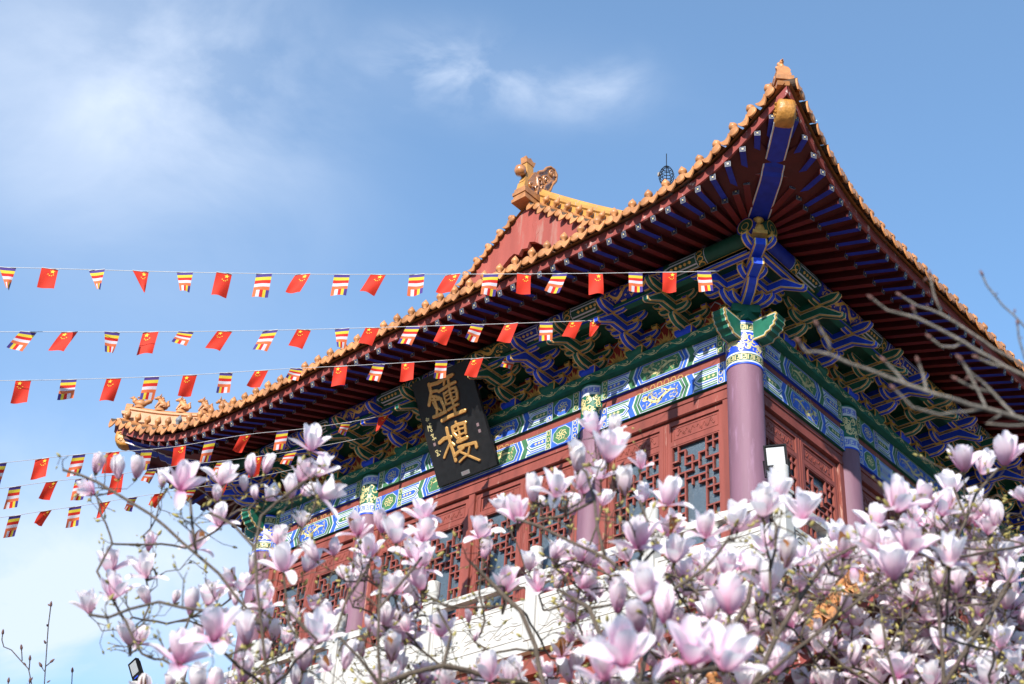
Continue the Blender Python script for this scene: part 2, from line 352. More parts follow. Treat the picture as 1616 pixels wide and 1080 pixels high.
def ccw(l):
    a = sum(l[i][0]*l[(i+1) % len(l)][1]-l[(i+1) % len(l)][0]*l[i][1] for i in range(len(l)))
    return list(l) if a > 0 else list(l[::-1])
def area(l): return sum(l[i][0]*l[(i+1) % len(l)][1]-l[(i+1) % len(l)][0]*l[i][1] for i in range(len(l)))/2
def inset(l, t):
    n = len(l); out = []
    for i in range(n):
        a, b, c = l[i-1], l[i], l[(i+1) % n]
        d1 = (b[0]-a[0], b[1]-a[1]); d2 = (c[0]-b[0], c[1]-b[1]); m1 = math.hypot(*d1) or 1e-9; m2 = math.hypot(*d2) or 1e-9
        n1 = (-d1[1]/m1, d1[0]/m1); n2 = (-d2[1]/m2, d2[0]/m2); k = 1+n1[0]*n2[0]+n1[1]*n2[1]; k = max(k, 0.35)
        out.append((b[0]+(n1[0]+n2[0])/k*t, b[1]+(n1[1]+n2[1])/k*t))
    return out
def valid(lp, l2):
    if area(l2) < area(lp)*0.06: return False
    n = len(lp)
    for i in range(n):
        a = (lp[(i+1) % n][0]-lp[i][0], lp[(i+1) % n][1]-lp[i][1]); b = (l2[(i+1) % n][0]-l2[i][0], l2[(i+1) % n][1]-l2[i][1])
        if a[0]*b[0]+a[1]*b[1] <= 0: return False
    return True
def plane(o, U, Vv, N):
    o = V(o); U = V(U); Vv = V(Vv); N = V(N)
    return lambda u, v, h=0.0: o + U*u + Vv*v + N*h
def cyl(o, ax, rad, a0, D0, D1):
    """surface of a cylinder: u along the circumference in metres from angle a0, v along the axis"""
    o = V(o); ax = V(ax); D0 = V(D0); D1 = V(D1)
    return lambda u, v, h=0.0: o + ax*v + (D0*math.cos(a0+u/rad) + D1*math.sin(a0+u/rad))*(rad+h)
def tag(o, label=None, cat=None, group=None, kind=None):
    if label: o['label'] = label
    if cat: o['category'] = cat
    if group: o['group'] = group
    if kind: o['kind'] = kind
    return o
def empty(name, loc=(0, 0, 0)):
    o = bpy.data.objects.new(name, None); COL.objects.link(o); o.location = loc; o.empty_display_size = 0.2; return o
def dup(o, parent, mw=None):
    c = o.copy(); COL.objects.link(c); c.parent = parent
    if mw is not None: c.matrix_local = mw
    return c
def frame(o, X, Y, Z):
    return Matrix(((X[0], Y[0], Z[0], o[0]), (X[1], Y[1], Z[1], o[1]), (X[2], Y[2], Z[2], o[2]), (0, 0, 0, 1)))
def smooth_interp(tab, x):
    if x <= tab[0][0]: return tab[0][1]
    if x >= tab[-1][0]: return tab[-1][1]
    for i in range(len(tab)-1):
        if tab[i][0] <= x <= tab[i+1][0]:
            p0 = tab[max(i-1, 0)]; p1 = tab[i]; p2 = tab[i+1]; p3 = tab[min(i+2, len(tab)-1)]
            t = (x-p1[0])/(p2[0]-p1[0]); h = p2[0]-p1[0]
            m1 = (p2[1]-p0[1])/(p2[0]-p0[0])*h; m2 = (p3[1]-p1[1])/(p3[0]-p1[0])*h
            return (2*t**3-3*t*t+1)*p1[1]+(t**3-2*t*t+t)*m1+(-2*t**3+3*t*t)*p2[1]+(t**3-t*t)*m2
# ================================================================== SETTING: ground
mb = MB(); mb.face([(-600, -600, -15.8), (600, -600, -15.8), (600, 600, -15.8), (-600, 600, -15.8)], 'ground')
tag(mb.build('ground'), kind='structure')

mb = MB(); rows = []  # unseen ring of hills, added to block bright horizon sky and cut the fill
for k in range(7):
    row = []
    for j in range(97):
        a = 2*math.pi*j/96; rr = 230+k*45; n_ = noise.noise(V((math.cos(a)*3.1, math.sin(a)*3.1, k*.21)))+.5*noise.noise(V((math.cos(a)*9, math.sin(a)*9, k*.5)))
        row.append(V((rr*math.cos(a), rr*math.sin(a), -15.9+(k/6)**.8*(72+24*n_))))
    rows.append(row)
mb.grid(rows, 'blocker_hill', True); tag(mb.build('horizon_blocker'), kind='structure')

# ================================================================== BELL TOWER
Ls, SB, CB = 10.03, 2.646, 4.738
Z = V((0, 0, 1))
tower = tag(empty('bell_tower', (0, 0, -15.8)), 'red Chinese bell tower with upturned orange tiled eaves and painted blue and green brackets', 'tower')
TM = Matrix.Translation((0, 0, 15.8))            # tower parts are modelled around the corner column head
def tpart(mb, name, parent=None):
    o = mb.build(name, parent or tower)
    if parent is None: o.matrix_local = TM
    return o
class Side:
    def __init__(s, o, U, N, ln):
        s.o, s.U, s.N, s.L = V(o), V(U), V(N), ln
        s.X = s.U if s.U.cross(s.N).z > 0 else -s.U
    def P(s, u, k, z): return s.o + s.U*u + s.N*k + Z*z
    def fr(s, u, k, z): return TM @ frame(s.P(u, k, z), s.X, s.N, Z)
    def fm(s, k, z0, u0=0): return lambda u, v, h=0.0: s.P(u0+u, k+h, z0+v)
SS = Side((0, 0, 0), (-1, 0, 0), (0, -1, 0), Ls)
SE = Side((0, 0, 0), (0, 1, 0), (1, 0, 0), Ls)
SW = Side((-Ls, 0, 0), (0, 1, 0), (-1, 0, 0), Ls)
SN = Side((0, Ls, 0), (-1, 0, 0), (0, 1, 0), Ls)
ZU, ZUT, ZL, ZLT, ZPB = -2.62, -2.29, -3.11, -2.775, -2.15     # beam heights
FLOOR = -6.80
cols_u = [0, SB, SB+CB, Ls]

# ---- painted ornament
def scroll(mb, f, x0, x1, y, amp, h, mat, per=0.26, w=0.018):
    n = max(1, int((x1-x0)/per)); per = (x1-x0)/n
    for i in range(n):
        a = x0+i*per; sg = 1 if i % 2 else -1
        mb.ribbon(f, [(a+per*t/8, y+sg*amp*math.sin(math.pi*t/8)) for t in range(9)], w, h, mat)
        c = (a+per*0.55, y-sg*amp*0.25)
        mb.ribbon(f, [(c[0]+0.30*per*(1-t/9)*math.cos(sg*t*0.62), c[1]+amp*0.8*(1-t/10)*math.sin(sg*t*0.62)) for t in range(9)], w*0.8, h, mat)
        mb.ribbon(f, [(a+per*0.2, y), (a+per*0.28, y+sg*amp*1.05), (a+per*0.42, y+sg*amp*0.9)], w*0.9, h, mat)
def beads(mb, f, x0, x1, y, r, h, mat, step=None):
    step = step or r*2.6; n = max(1, int((x1-x0)/step))
    for i in range(n):
        x = x0+(i+0.5)*(x1-x0)/n
        mb.poly(f, [(x-r*1.2, y), (x, y-r), (x+r*1.2, y), (x, y+r)], h, mat)
def meander(mb, f, x0, x1, y0, y1, h, mat, w=0.014):
    st = (y1-y0)*0.85; n = max(1, int((x1-x0)/st)); st = (x1-x0)/n; e = (y1-y0)*0.12
    for i in range(n):
        a = x0+i*st
        mb.ribbon(f, [(a+st*0.08, y0+e), (a+st*0.08, y1-e), (a+st*0.62, y1-e), (a+st*0.62, y0+(y1-y0)*0.4), (a+st*0.34, y0+(y1-y0)*0.4)], w, h, mat, False)
        mb.ribbon(f, [(a+st*0.84, y1-e), (a+st*0.84, y0+e), (a+st*0.3, y0+e)], w, h, mat, False)
def dragon(mb, f, x0, x1, y0, y1, h, mat, seed=1, flip=False):
    r = random.Random(seed); L = x1-x0; H = y1-y0; X = (lambda t: x1-t*L) if flip else (lambda t: x0+t*L)
    k = 34; sp = [(X(0.10+0.78*i/k), y0+H*(0.5+0.30*math.sin(i/k*2*math.pi*max(1, round(L/H/2.6))+0.6)*(0.5+0.5*i/k))) for i in range(k+1)]
    mb.ribbon(f, sp, [H*0.20*(0.35+0.65*min(1, i/9))*(1 if i < k-8 else 0.55+0.45*(k-i)/8) for i in range(k+1)], h, mat)
    hx, hy = sp[-1]; d = -1 if flip else 1
    mb.poly(f, [(hx-d*H*.10, hy-H*.14), (hx+d*H*.16, hy-H*.17), (hx+d*H*.34, hy-H*.04), (hx+d*H*.24, hy+H*.04), (hx+d*H*.33, hy+H*.13), (hx+d*H*.12, hy+H*.20), (hx-d*H*.12, hy+H*.12)], h, mat)
    for a in range(4): mb.ribbon(f, [(hx-d*H*.05, hy+H*.05*(a-1)), (hx-d*H*(.2+.06*a), hy+H*(.15+.07*a)), (hx-d*H*(.42+.04*a), hy+H*(.10+.10*a))], H*.05, h, mat)
    for j, i in enumerate((9, 15, 21, 27)):
        x, y = sp[i]; sg = -1 if j % 2 else 1
        e = (x+d*H*.30, y+sg*H*.36); e = (e[0], min(y1-H*.08, max(y0+H*.08, e[1])))
        mb.ribbon(f, [(x, y), (x+d*H*.12, (y+e[1])/2), e], H*.12, h, mat)
        for a in range(3): mb.ribbon(f, [e, (e[0]+d*H*.16, e[1]+H*.10*(a-1))], H*.05, h, mat)
    for i in range(int(L/H*15)):
        x = r.uniform(x0+H*.1, x1-H*.1); y = r.uniform(y0+H*.10, y1-H*.10); q = H*r.uniform(.07, .12); a0 = r.uniform(0, 6)
        if min(math.hypot(x-p[0], y-p[1]) for p in sp) < H*.16: continue
        mb.ribbon(f, [(x+q*(1-t/7)*math.cos(a0+t), y+q*(1-t/7)*math.sin(a0+t)*.8) for t in range(6)], H*.045, h, mat)
    for i in range(7):
        t = i/6; mb.ribbon(f, [(X(0.10)-d*0.01, sp[0][1]), (X(0.03+0.02*(i % 3)), y0+H*(0.2+0.6*t))], H*.05, h, mat)

LY = 0.0022
def beam_art(mb, f, L, H, A, B, seed, boxed=False, core=None):
    """the painted face of a tie beam: end strips, nested arrows, zigzag bands and a dragon panel"""
    nm = {'blue': 'beam_blue', 'green': 'beam_green'}; A, B = nm[A], nm[B]
    ww = 'white_line'; sc = {'beam_blue': 'beam_green', 'beam_green': 'beam_blue'}
    mb.poly(f, [(0, 0), (L, 0), (L, H), (0, H)], LY, B)
    def strip(u, w, c):
        for q in (f, lambda a, b, h=0.0: f(L-a, b, h)): strip1(q, u, w, c)
    def roset(u, w, c):
        for q in (f, lambda a, b, h=0.0: f(L-a, b, h)): roset1(q, u, w, c)
    def strip1(f, u, w, c):
        mb.poly(f, [(u, 0), (u+w, 0), (u+w, H), (u, H)], 2*LY, ww)
        mb.poly(f, [(u+.012, .01), (u+w-.012, .01), (u+w-.012, H-.01), (u+.012, H-.01)], 3*LY, c)
        for i in range(3):
            y = H*(i+.5)/3; mb.ribbon(f, [(u+w/2+w*.26*math.cos(t*.9), y+H*.11*math.sin(t*.9)) for t in range(8)], .013, 4*LY, 'pale_gold', False)
    def roset1(f, u, w, c):
        mb.poly(f, [(u, 0), (u+w, 0), (u+w, H), (u, H)], 2*LY, c)
        fg = lambda a, b, hh=0: f(a, b, hh)
        for rr, m, l in ((.46, ww, 3), (.43, sc[c], 4), (.27, sc[c], 5)):
            mb.poly(f, [(u+w/2+w*rr*math.cos(math.pi*j/4+.39), H/2+H*rr*1.03*math.sin(math.pi*j/4+.39)) for j in range(8)], l*LY, m)
        for j in range(7):
            a = j*.9; mb.ribbon(f, [(u+w/2, H/2), (u+w/2+w*.2*math.cos(a), H/2+H*.2*math.sin(a)), (u+w/2+w*.27*math.cos(a+.7), H/2+H*.27*math.sin(a+.7))], .022, 6*LY, 'pale_gold')
    x = 0.03; ends = []
    strip(x, .12, B if not boxed else A); x += .12
    if boxed:
        roset(x+.0, .40, A); x += .40; strip(x, .11, B); x += .11
    def mir(g, u): return (lambda a, b, h=0.0: f(L-a, b, h)) if g else f
    zl = 0.42 if L < 3 else 0.40
    for g in (0, 1):
        q = mir(g, 0)
        if g:
            f0 = f; 
        # arrow zone
        mb.poly(q, [(x, 0), (x+zl+.05, 0), (x+zl+.05, H), (x, H)], 2*LY, ww)
        yb = (0.0, H*.20, H*.80, H)
        d = .10
        def arrow(y0, y1, t, c, l):
            ym = (y0+y1)/2; k = (y1-y0)/2-t
            mb.poly(q, [(x, y0+t), (x+zl-d-t*.5, y0+t), (x+zl-t*1.1, ym), (x+zl-d-t*.5, y1-t), (x, y1-t)], l*LY, c)
        for t, c, l in ((H*.015, A, 3), (H*.06, ww, 4), (H*.12, B, 5), (H*.165, ww, 6), (H*.225, A, 7)):
            arrow(H*.16, H*.84, t, c, l)
        beads(mb, q, x+.02, x+zl-d-.08, H/2, H*.075, 8*LY, 'pale_gold')
        for y0, y1, m in ((0, H*.035, B), (H*.06, H*.13, A), (H-.035*H, H, B), (H*.87, H*.94, A)):
            mb.poly(q, [(x, y0), (x+zl-.03, y0), (x+zl-.03, y1), (x, y1)], 3*LY, m)
        # zigzag bands towards the panel
        o = x+zl
        for a, b, c in ((-.10, -.005, B), (-.005, .02, ww), (.02, .075, A), (.075, .10, ww)):
            pk = .085
            mb.poly(q, [(o+a+.10, 0), (o+b+.10, 0), (o+b+.10-pk+.02, H/2), (o+b+.10, H), (o+a+.10, H), (o+a+.10-pk+.02, H/2)], 3*LY if c != ww else 4*LY, c)
    o = x+zl+.19; p1 = L-o
    def panel(t, c, l, k=.07):
        mb.poly(f, [(o+t, t), (p1-t, t), (p1+k-t*1.3, H/2), (p1-t, H-t), (o+t, H-t), (o-k+t*1.3, H/2)], l*LY, c)
    panel(0, ww, 4); panel(.010, A, 5); panel(.032, ww, 6); panel(.040, core or sc[A], 7)
    pl = p1-o
    if pl > 1.7:
        m = (o+p1)/2
        dragon(mb, f, o+.03, m-.09, .045, H-.045, 8*LY, 'pale_gold', seed); dragon(mb, f, m+.09, p1-.03, .045, H-.045, 8*LY, 'pale_gold', seed+5, True)
        for j in range(9): mb.ribbon(f, [(m, H/2), (m+.08*math.cos(j*.7), H/2+.10*math.sin(j*.7))], .022, 8*LY, 'pale_gold')
    else: dragon(mb, f, o+.03, p1-.03, .045, H-.045, 8*LY, 'pale_gold', seed)

def lace(mb, f, x0, x1, h0, hh, mat):
    n = int((x1-x0)/.11)
    for i in range(n):
        a = x0+(i+.5)*(x1-x0)/n; k = math.sin(math.pi*(i+.5)/n)**.6*hh
        mb.ribbon(f, [(a+.045*math.cos(t*1.05), h0+k*.45+k*.42*math.sin(t*1.05)) for t in range(7)], .018, LY, mat, False)
        mb.poly(f, [(a-.05, h0), (a+.05, h0), (a+.02, h0+k*.3), (a-.02, h0+k*.3)], LY, mat)

# ---- columns with painted collars
def column(p, rad, facing, z1, name='column', art=True, seed=0, bg='green', corner=False):
    p = V(p); mb = MB()
    n = 40
    zc = -3.02 if corner else -3.06
    mb.lathe([(rad, FLOOR), (rad*0.985, zc), (rad*0.985, zc+.001)], p, 'purple_column', n)
    o = tpart(mb, name)
    cb = MB()
    r2 = rad*1.012
    cb.lathe([(r2, zc), (r2, z1-.02)], p, bg, n)
    D0 = V(facing).normalized(); D1 = Z.cross(D0)
    f = cyl(p+Z*zc, Z, r2, 0, D0, D1); H = z1-.02-zc; half = math.pi*r2*0.62
    def band(y0, y1, m, l):
        k = 24
        cb.grid([[f(-half+2*half*i/k, y, l*LY) for i in range(k+1)] for y in (y0, y1)], m, True)
    band(0, .03, 'blue', 1); band(.03, .055, 'white_line', 1); band(.055, .17, 'white_line' if not corner else 'deep_green', 1)
    meander(cb, f, -half, half, .06, .165, 2*LY, 'blue' if not corner else 'pale_gold')
    band(.17, .195, 'white_line', 1)
    band(H-.16, H-.05, 'white_line' if not corner else 'deep_green', 1); meander(cb, f, -half, half, H-.155, H-.055, 2*LY, 'blue' if not corner else 'pale_gold'); band(H-.19, H-.16, 'white_line', 1); band(H-.05, H-.03, 'white_line', 1); band(H-.03, H, 'blue' if corner else 'green', 1)
    r = random.Random(seed)
    sp = [(.62*half*math.sin(t*.62+.4)*(0.5+.5*math.cos(t*.2)), .24+(H-.48)*t/14) for t in range(15)]
    cb.ribbon(f, sp, [.035+.03*math.sin(t*.5) for t in range(15)], 2*LY, 'pale_gold')
    for i in range(60):
        x = r.uniform(-half*.85, half*.85); y = r.uniform(.23, H-.23); a = r.uniform(0, 6)
        cb.ribbon(f, [(x+.05*(1-t/8)*math.cos(a+t*.8), y+.05*(1-t/8)*math.sin(a+t*.8)) for t in range(6)], .020, 2*LY, 'pale_gold')
    cb.build('column_collar', o)
    return o
for S_ in (SS, SE, SW):
    for i, u in enumerate(cols_u):
        if i in (1, 2): column(S_.P(u, 0, 0), 0.20, S_.N + S_.U*(-0.25), ZUT, seed=i*3+2)
column((0, 0, 0), 0.25, (0.55, -0.83, 0), ZUT, seed=1, bg='blue', corner=True)
column((-Ls, 0, 0), 0.25, (0.35, -0.9, 0), ZUT, seed=6, bg='blue', corner=True)
for p in ((0, Ls, 0), (-Ls, Ls, 0)): column(p, 0.25, (1, 0.2, 0), ZUT, seed=8, bg='blue', corner=True)

# ---- tie beams, spacer boards, plate beam
for si, S_ in enumerate((SS, SE, SW, SN)):
    for b in range(3):
        r0_, r1_ = (0.25 if b == 0 else 0.2), (0.25 if b == 2 else 0.2)
        u0, u1 = cols_u[b]+r0_*0.93, cols_u[b+1]-r1_*0.93; L = u1-u0
        A, B = ('blue', 'green') if b != 1 else ('green', 'blue')
        for z0, z1, a, bb, seed in ((ZU, ZUT, A, B, 11+b), (ZL, ZLT, B, A, 31+b)):
            mb = MB(); P0 = S_.P(u0, -.1, z0); P1 = S_.P(u1, .1, z1)
            mb.box2(P0, P1, a)
            if S_ is not SN:
                f = S_.fm(.1, z0, u0)
                beam_art(mb, f, L, z1-z0, a, bb, seed+si*7, boxed=(b == 1))
            tpart(mb, 'painted_beam')
        mb = MB(); mb.box2(S_.P(u0, -.08, ZLT+.002), S_.P(u1, .055, ZU-.002), 'red_paint')
        if S_ is not SN:
            f = S_.fm(.055, ZLT, u0); m = L/2; w = L*.22
            lace(mb, f, m-w, m+w, .004, .15, 'lettering_gold')
        tpart(mb, 'spacer_board')
    mb = MB(); e0, e1 = (-.22, Ls+.22) if S_ in (SS, SN) else (.224, Ls-.224)
    mb.box2(S_.P(e0, -.2, ZUT+.002), S_.P(e1, .22, ZPB), 'green')
    if S_ is not SN: scroll(mb, S_.fm(.22, ZUT, 0), e0+.05, e1-.05, .07, .045, LY*1.3, 'pale_gold', .24, .02)
    tpart(mb, 'plate_beam')
# beam heads that pass the corner columns, with scalloped ends
HEAD = [(.20, ZUT), (.60, ZUT), (.625, -2.33), (.60, -2.365), (.615, -2.41), (.575, -2.445), (.575, -2.49), (.52, -2.515), (.505, -2.56), (.44, -2.575), (.41, ZU), (.20, ZU)]
for o, D, X in (((0, 0), (0, -1), (1, 0)), ((0, 0), (1, 0), (0, 1)), ((-Ls, 0), (0, -1), (1, 0)), ((-Ls, 0), (-1, 0), (0, 1))):
    mb = MB(); O = V((*o, 0)); Dv = V((*D, 0)); Xv = V((*X, 0))
    mb.tprism(HEAD, lambda a, b, w: O + Dv*a + Z*b + Xv*w, -.11, .11, 'green', 'gold', 'white_line', .022, .006)
    tpart(mb, 'beam_head')

# ---- flame panels between the bracket sets, soffit boards, outer purlin and its support
NB_S = [0] + [SB*i/3 for i in (1, 2)] + [SB] + [SB+CB*i/6 for i in range(1, 6)] + [SB+CB] + [SB+CB+SB*i/3 for i in (1, 2)] + [Ls]
for S_ in (SS, SE, SW):
    us = NB_S
    for i in range(len(us)-1):
        if S_ is SW and i > 5: continue
        mb = MB(); a, b = us[i], us[i+1]; m = (a+b)/2
        mb.box2(S_.P(a+.02, -.12, ZPB), S_.P(b-.02, .03, -1.62), 'panel_red')
        f = S_.fm(.03, ZPB, 0)
        w = (b-a)/2-.10
        mb.poly(f, [(m-w, .0), (m+w, 0), (m+w*.62, .16), (m+w*.50, .30), (m+w*.25, .45), (m, .52), (m-w*.25, .45), (m-w*.5, .30), (m-w*.62, .16)], LY, 'white_line')
        mb.poly(f, [(m-w*.92, .0), (m+w*.92, 0), (m+w*.57, .16), (m+w*.45, .29), (m+w*.22, .43), (m, .50), (m-w*.22, .43), (m-w*.45, .29), (m-w*.57, .16)], 2*LY, 'panel_red')
        for j in range(13):
            t = math.pi*(j+.5)/13; ln = .20 if j % 2 else .14
            mb.ribbon(f, [(m+.05*math.cos(t), .06+.05*math.sin(t)), (m+(.06+ln*.6)*math.cos(t+.12), .06+(.06+ln*.8)*math.sin(t+.12)), (m+(.07+ln)*math.cos(t), .06+(.07+ln*1.3)*math.sin(t))], [.045, .03, .004], 3*LY, 'old_gold')
        c = S_.P(m, .045, ZPB+.08)
        mb.lathe([(0, -.045), (.03, -.035), (.045, 0), (.03, .035), (0, .045)], c, 'blue' if i % 2 else 'green', 10)
        tpart(mb, 'flame_panel')
    e = 0.70
    mb = MB()
    # green soffit boards above the brackets
    mb.face([S_.P(-.72, .72, -1.585), S_.P(Ls+.72, .72, -1.585), S_.P(Ls, .0, -1.615), S_.P(0, .0, -1.615)], 'deep_green')
    tpart(mb, 'soffit_board')
    mb = MB()
    mb.box2(S_.P(-.95, .67, -1.68), S_.P(Ls+.95, .77, -1.585), 'green') if S_ is SS else mb.box2(S_.P(-.66, .67, -1.682), S_.P(Ls+.66, .77, -1.587), 'green')
    f = S_.fm(.77, -1.68, 0)
    mb.poly(f, [(-.6, .0), (Ls+.6, 0), (Ls+.6, .03), (-.6, .03)], LY, 'blue'); mb.poly(f, [(-.6, .034), (Ls+.6, .034), (Ls+.6, .042), (-.6, .042)], LY, 'white_line')
    tpart(mb, 'purlin_tie')
    mb = MB(); rp = .14; c = lambda u: S_.P(u, .72, -1.42)
    uu = [-.98 + (Ls+1.96)*i/20 for i in range(21)]
    mb.tube([c(u) for u in uu], rp, 'deep_blue' if S_ is SE else 'deep_green', 20)
    for ue, sg in ((-.98, -1), (Ls+.98, 1)):
        fe = plane(c(ue), S_.N, Z, S_.U*sg)
        for rr, m, l in ((.125, 'old_gold', 1), (.112, 'deep_green', 2), (.06, 'old_gold', 3), (.048, 'deep_green', 4)): mb.disc(fe, (0, 0), rr, l*LY, m, 20)
    # painted purlin: strips, arrows and dragon fields
    fp = lambda a, b, h=0.0: c(a) + (S_.N*math.cos(b/rp) + Z*math.sin(b/rp))*(rp+h)
    y0, y1 = -.20, .13
    def field(a0, a1, m, l):
        k = max(2, int((a1-a0)/.3)); mb.grid([[fp(a0+(a1-a0)*i/k, y0+(y1-y0)*j/6, l*LY) for i in range(k+1)] for j in range(7)], m, True)
    u = .05; i = 0
    seq = [('str', .16), ('arr', .55), ('dra', 1.15), ('arr', .55), ('str', .16), ('ros', .36)]
    while u < Ls-.3:
        kind, w = seq[i % 6]; w = min(w, Ls-.05-u)
        col = 'deep_blue' if (i//6) % 2 == 0 else 'deep_green'; oth = 'deep_green' if col == 'deep_blue' else 'deep_blue'
        if kind == 'str':
            field(u, u+w, 'white_line', 1); field(u+.012, u+w-.012, oth, 2)
            for j in range(4): mb.ribbon(fp, [(u+w/2+.05*math.cos(t*.9), y0+.04+j*.08+.035*math.sin(t*.9)) for t in range(7)], .016, 3*LY, 'old_gold', False)
        elif kind == 'arr':
            field(u, u+w, oth, 1)
            for yy in (-.17, -.12, -.01, .04): mb.ribbon(fp, [(u, yy), (u+w*.78, yy), (u+w*.95, (y0+y1)/2)] if i % 6 == 1 else [(u+w, yy), (u+w*.22, yy), (u+w*.05, (y0+y1)/2)], .02, 2*LY, 'white_line', False)
            beads(mb, fp, u+.06, u+w-.1, -.065, .026, 2*LY, 'old_gold')
        elif kind == 'dra':
            field(u, u+w, col, 1); dragon(mb, fp, u+.03, u+w-.03, y0+.03, y1-.05, 2*LY, 'old_gold', i+3)
        else:
            field(u, u+w, col, 1)
            mb.ribbon(fp, [(u+w/2+.13*math.cos(t*.52), -.05+.12*math.sin(t*.52)) for t in range(13)], .02, 2*LY, 'white_line', False)
            for j in range(6): mb.ribbon(fp, [(u+w/2, -.05), (u+w/2+.09*math.cos(j*1.05), -.05+.08*math.sin(j*1.05))], .03, 2*LY, 'old_gold')
        u += w; i += 1
    tpart(mb, 'eave_purlin')

# ---- bracket sets
def gong(l, w=.10, h=.115):
    return [(-l, .075), (-l+.035, .03), (-l+.10, 0), (l-.10, 0), (l-.035, .03), (l, .075), (l, h), (-l, h)]
def dou(mb, x, y, z, c, s=.053, h=.066):
    """a small bearing block, narrower at the foot"""
    lo = [(-s*.72, -s*.72), (s*.72, -s*.72), (s*.72, s*.72), (-s*.72, s*.72)]; hi = [(-s, -s), (s, -s), (s, s), (-s, s)]
    g = lambda q, zz: [V((x+a, y+b, z+zz)) for a, b in q]
    A, B, C = g(lo, 0), g(hi, h*.42), g(hi, h)
    for L0, L1, m in ((A, B, 'old_gold'),):
        for i in range(4): mb.face([L0[i], L0[(i+1) % 4], L1[(i+1) % 4], L1[i]], m)
    for i in range(4):
        p, q, r_, s_ = B[i], B[(i+1) % 4], C[(i+1) % 4], C[i]; mid = (p+q+r_+s_)/4
        mb.face([p, q, r_, s_], 'old_gold')
        nrm = (q-p).cross(s_-p).normalized()*.002
        mb.face([mid+(k-mid)*.62+nrm for k in (p, q, r_, s_)], c)
        mb.face([mid+(k-mid)*.62-nrm for k in (p, q, r_, s_)], c)
    cen = sum(A, V((0, 0, 0)))/4
    mb.face(A[::-1], 'old_gold'); mb.face([cen+(k-cen)*.6-Z*.002 for k in A[::-1]], c); mb.face(C, c)
ROW = (.08, .40, .72); LV = (.13, .29, .45)
def arm_mesh(l, y, z, col, oth, name, pitch=False):
    mb = MB(); mb.tprism([(a, z+b) for a, b in gong(l)], lambda a, b, w: V((a, y+w, b)), -.044, .044, col, t=.0155)
    for x in (-l+.06, l-.06): dou(mb, x, y, z+.125, oth)
    return mb
def cantilever(l0, l1, z, col, kind):
    mb = MB(); fm = lambda a, b, w: V((w, a, b))
    if kind == 'hook':    # curved foot arm
        loop = [(l0, z), (l1-.14, z), (l1-.05, z+.035), (l1, z+.09), (l1, z+.14), (l0, z+.14)]
    elif kind == 'beak':  # slanting beak with a square tip
        loop = [(l0, z), (l1-.36, z), (l1-.05, z-.165), (l1, z-.16), (l1+.012, z-.10), (l1-.03, z-.085), (l1-.30, z+.14), (l0, z+.14)]
    else:                 # tongue under the purlin
        loop = [(l0, z), (l1-.10, z), (l1-.04, z+.02), (l1+.02, z+.075), (l1+.02, z+.11), (l1-.09, z+.14), (l0, z+.14)]
    mb.tprism(loop, fm, -.049, .049, col, t=.016)
    return mb
def make_bracket(col, oth):
    """the parts of one bracket set as meshes, in local coordinates"""
    out = []
    base = MB(); s, t = .155, .115
    q = [[V((-t, -t+.06, 0)), V((t, -t+.06, 0)), V((t, t+.06, 0)), V((-t, t+.06, 0))], [V((-s, -s+.06, .07)), V((s, -s+.06, .07)), V((s, s+.06, .07)), V((-s, s+.06, .07))], [V((-s, -s+.06, .14)), V((s, -s+.06, .14)), V((s, s+.06, .14)), V((-s, s+.06, .14))]]
    for a in (0, 1):
        for i in range(4): base.face([q[a][i], q[a][(i+1) % 4], q[a+1][(i+1) % 4], q[a+1][i]], oth)
    for i in range(4):
        for a, b in ((q[1][i], q[2][i]), (q[2][i], q[2][(i+1) % 4]), (q[0][i], q[1][i])):
            base.tube([a, b], .010, 'old_gold', 4, False, False)
    base.face(q[2], oth)
    out.append(('bracket_set', base))
    for row, lv, l in ((0, 0, .26), (0, 1, .37), (1, 1, .26), (1, 2, .37), (2, 2, .29)):
        out.append(('bracket_arm', arm_mesh(l, ROW[row], LV[lv], col, oth, '')))
    c1_ = cantilever(-.05, .50, LV[0]-.02, col, 'hook'); dou(c1_, 0, ROW[1], LV[0]+.12, oth); out.append(('cantilever', c1_))
    c2_ = cantilever(-.05, 1.10, LV[1]-.01, col, 'beak'); dou(c2_, 0, ROW[2], LV[1]+.13, oth); out.append(('slanted_beak', c2_))
    c3_ = cantilever(-.05, 1.05, LV[2]-.01, col, 'tongue'); out.append(('cantilever', c3_))
    return out
PROTO = {}
def place_bracket(S_, u, col, beaks=True):
    mw = S_.fr(u, 0, ZPB)
    if col not in PROTO:
        parts = make_bracket(col, 'blue' if col == 'green' else 'green')
        root = parts[0][1].build(parts[0][0], tower); root.matrix_local = mw
        PROTO[col] = (root, [m.build(n, root) for n, m in parts[1:]])
    else:
        pr, ch = PROTO[col]; root = dup(pr, tower, mw)
        for c in ch:
            if beaks or c.name.startswith('bracket_arm'): dup(c, root)
for S_, last in ((SS, 13), (SE, 13), (SW, 4)):
    for i, u in enumerate(NB_S):
        if i in (0, 12) or i > last: continue
        place_bracket(S_, u, 'green' if i % 2 else 'blue', not (S_ is SS and i == 6))
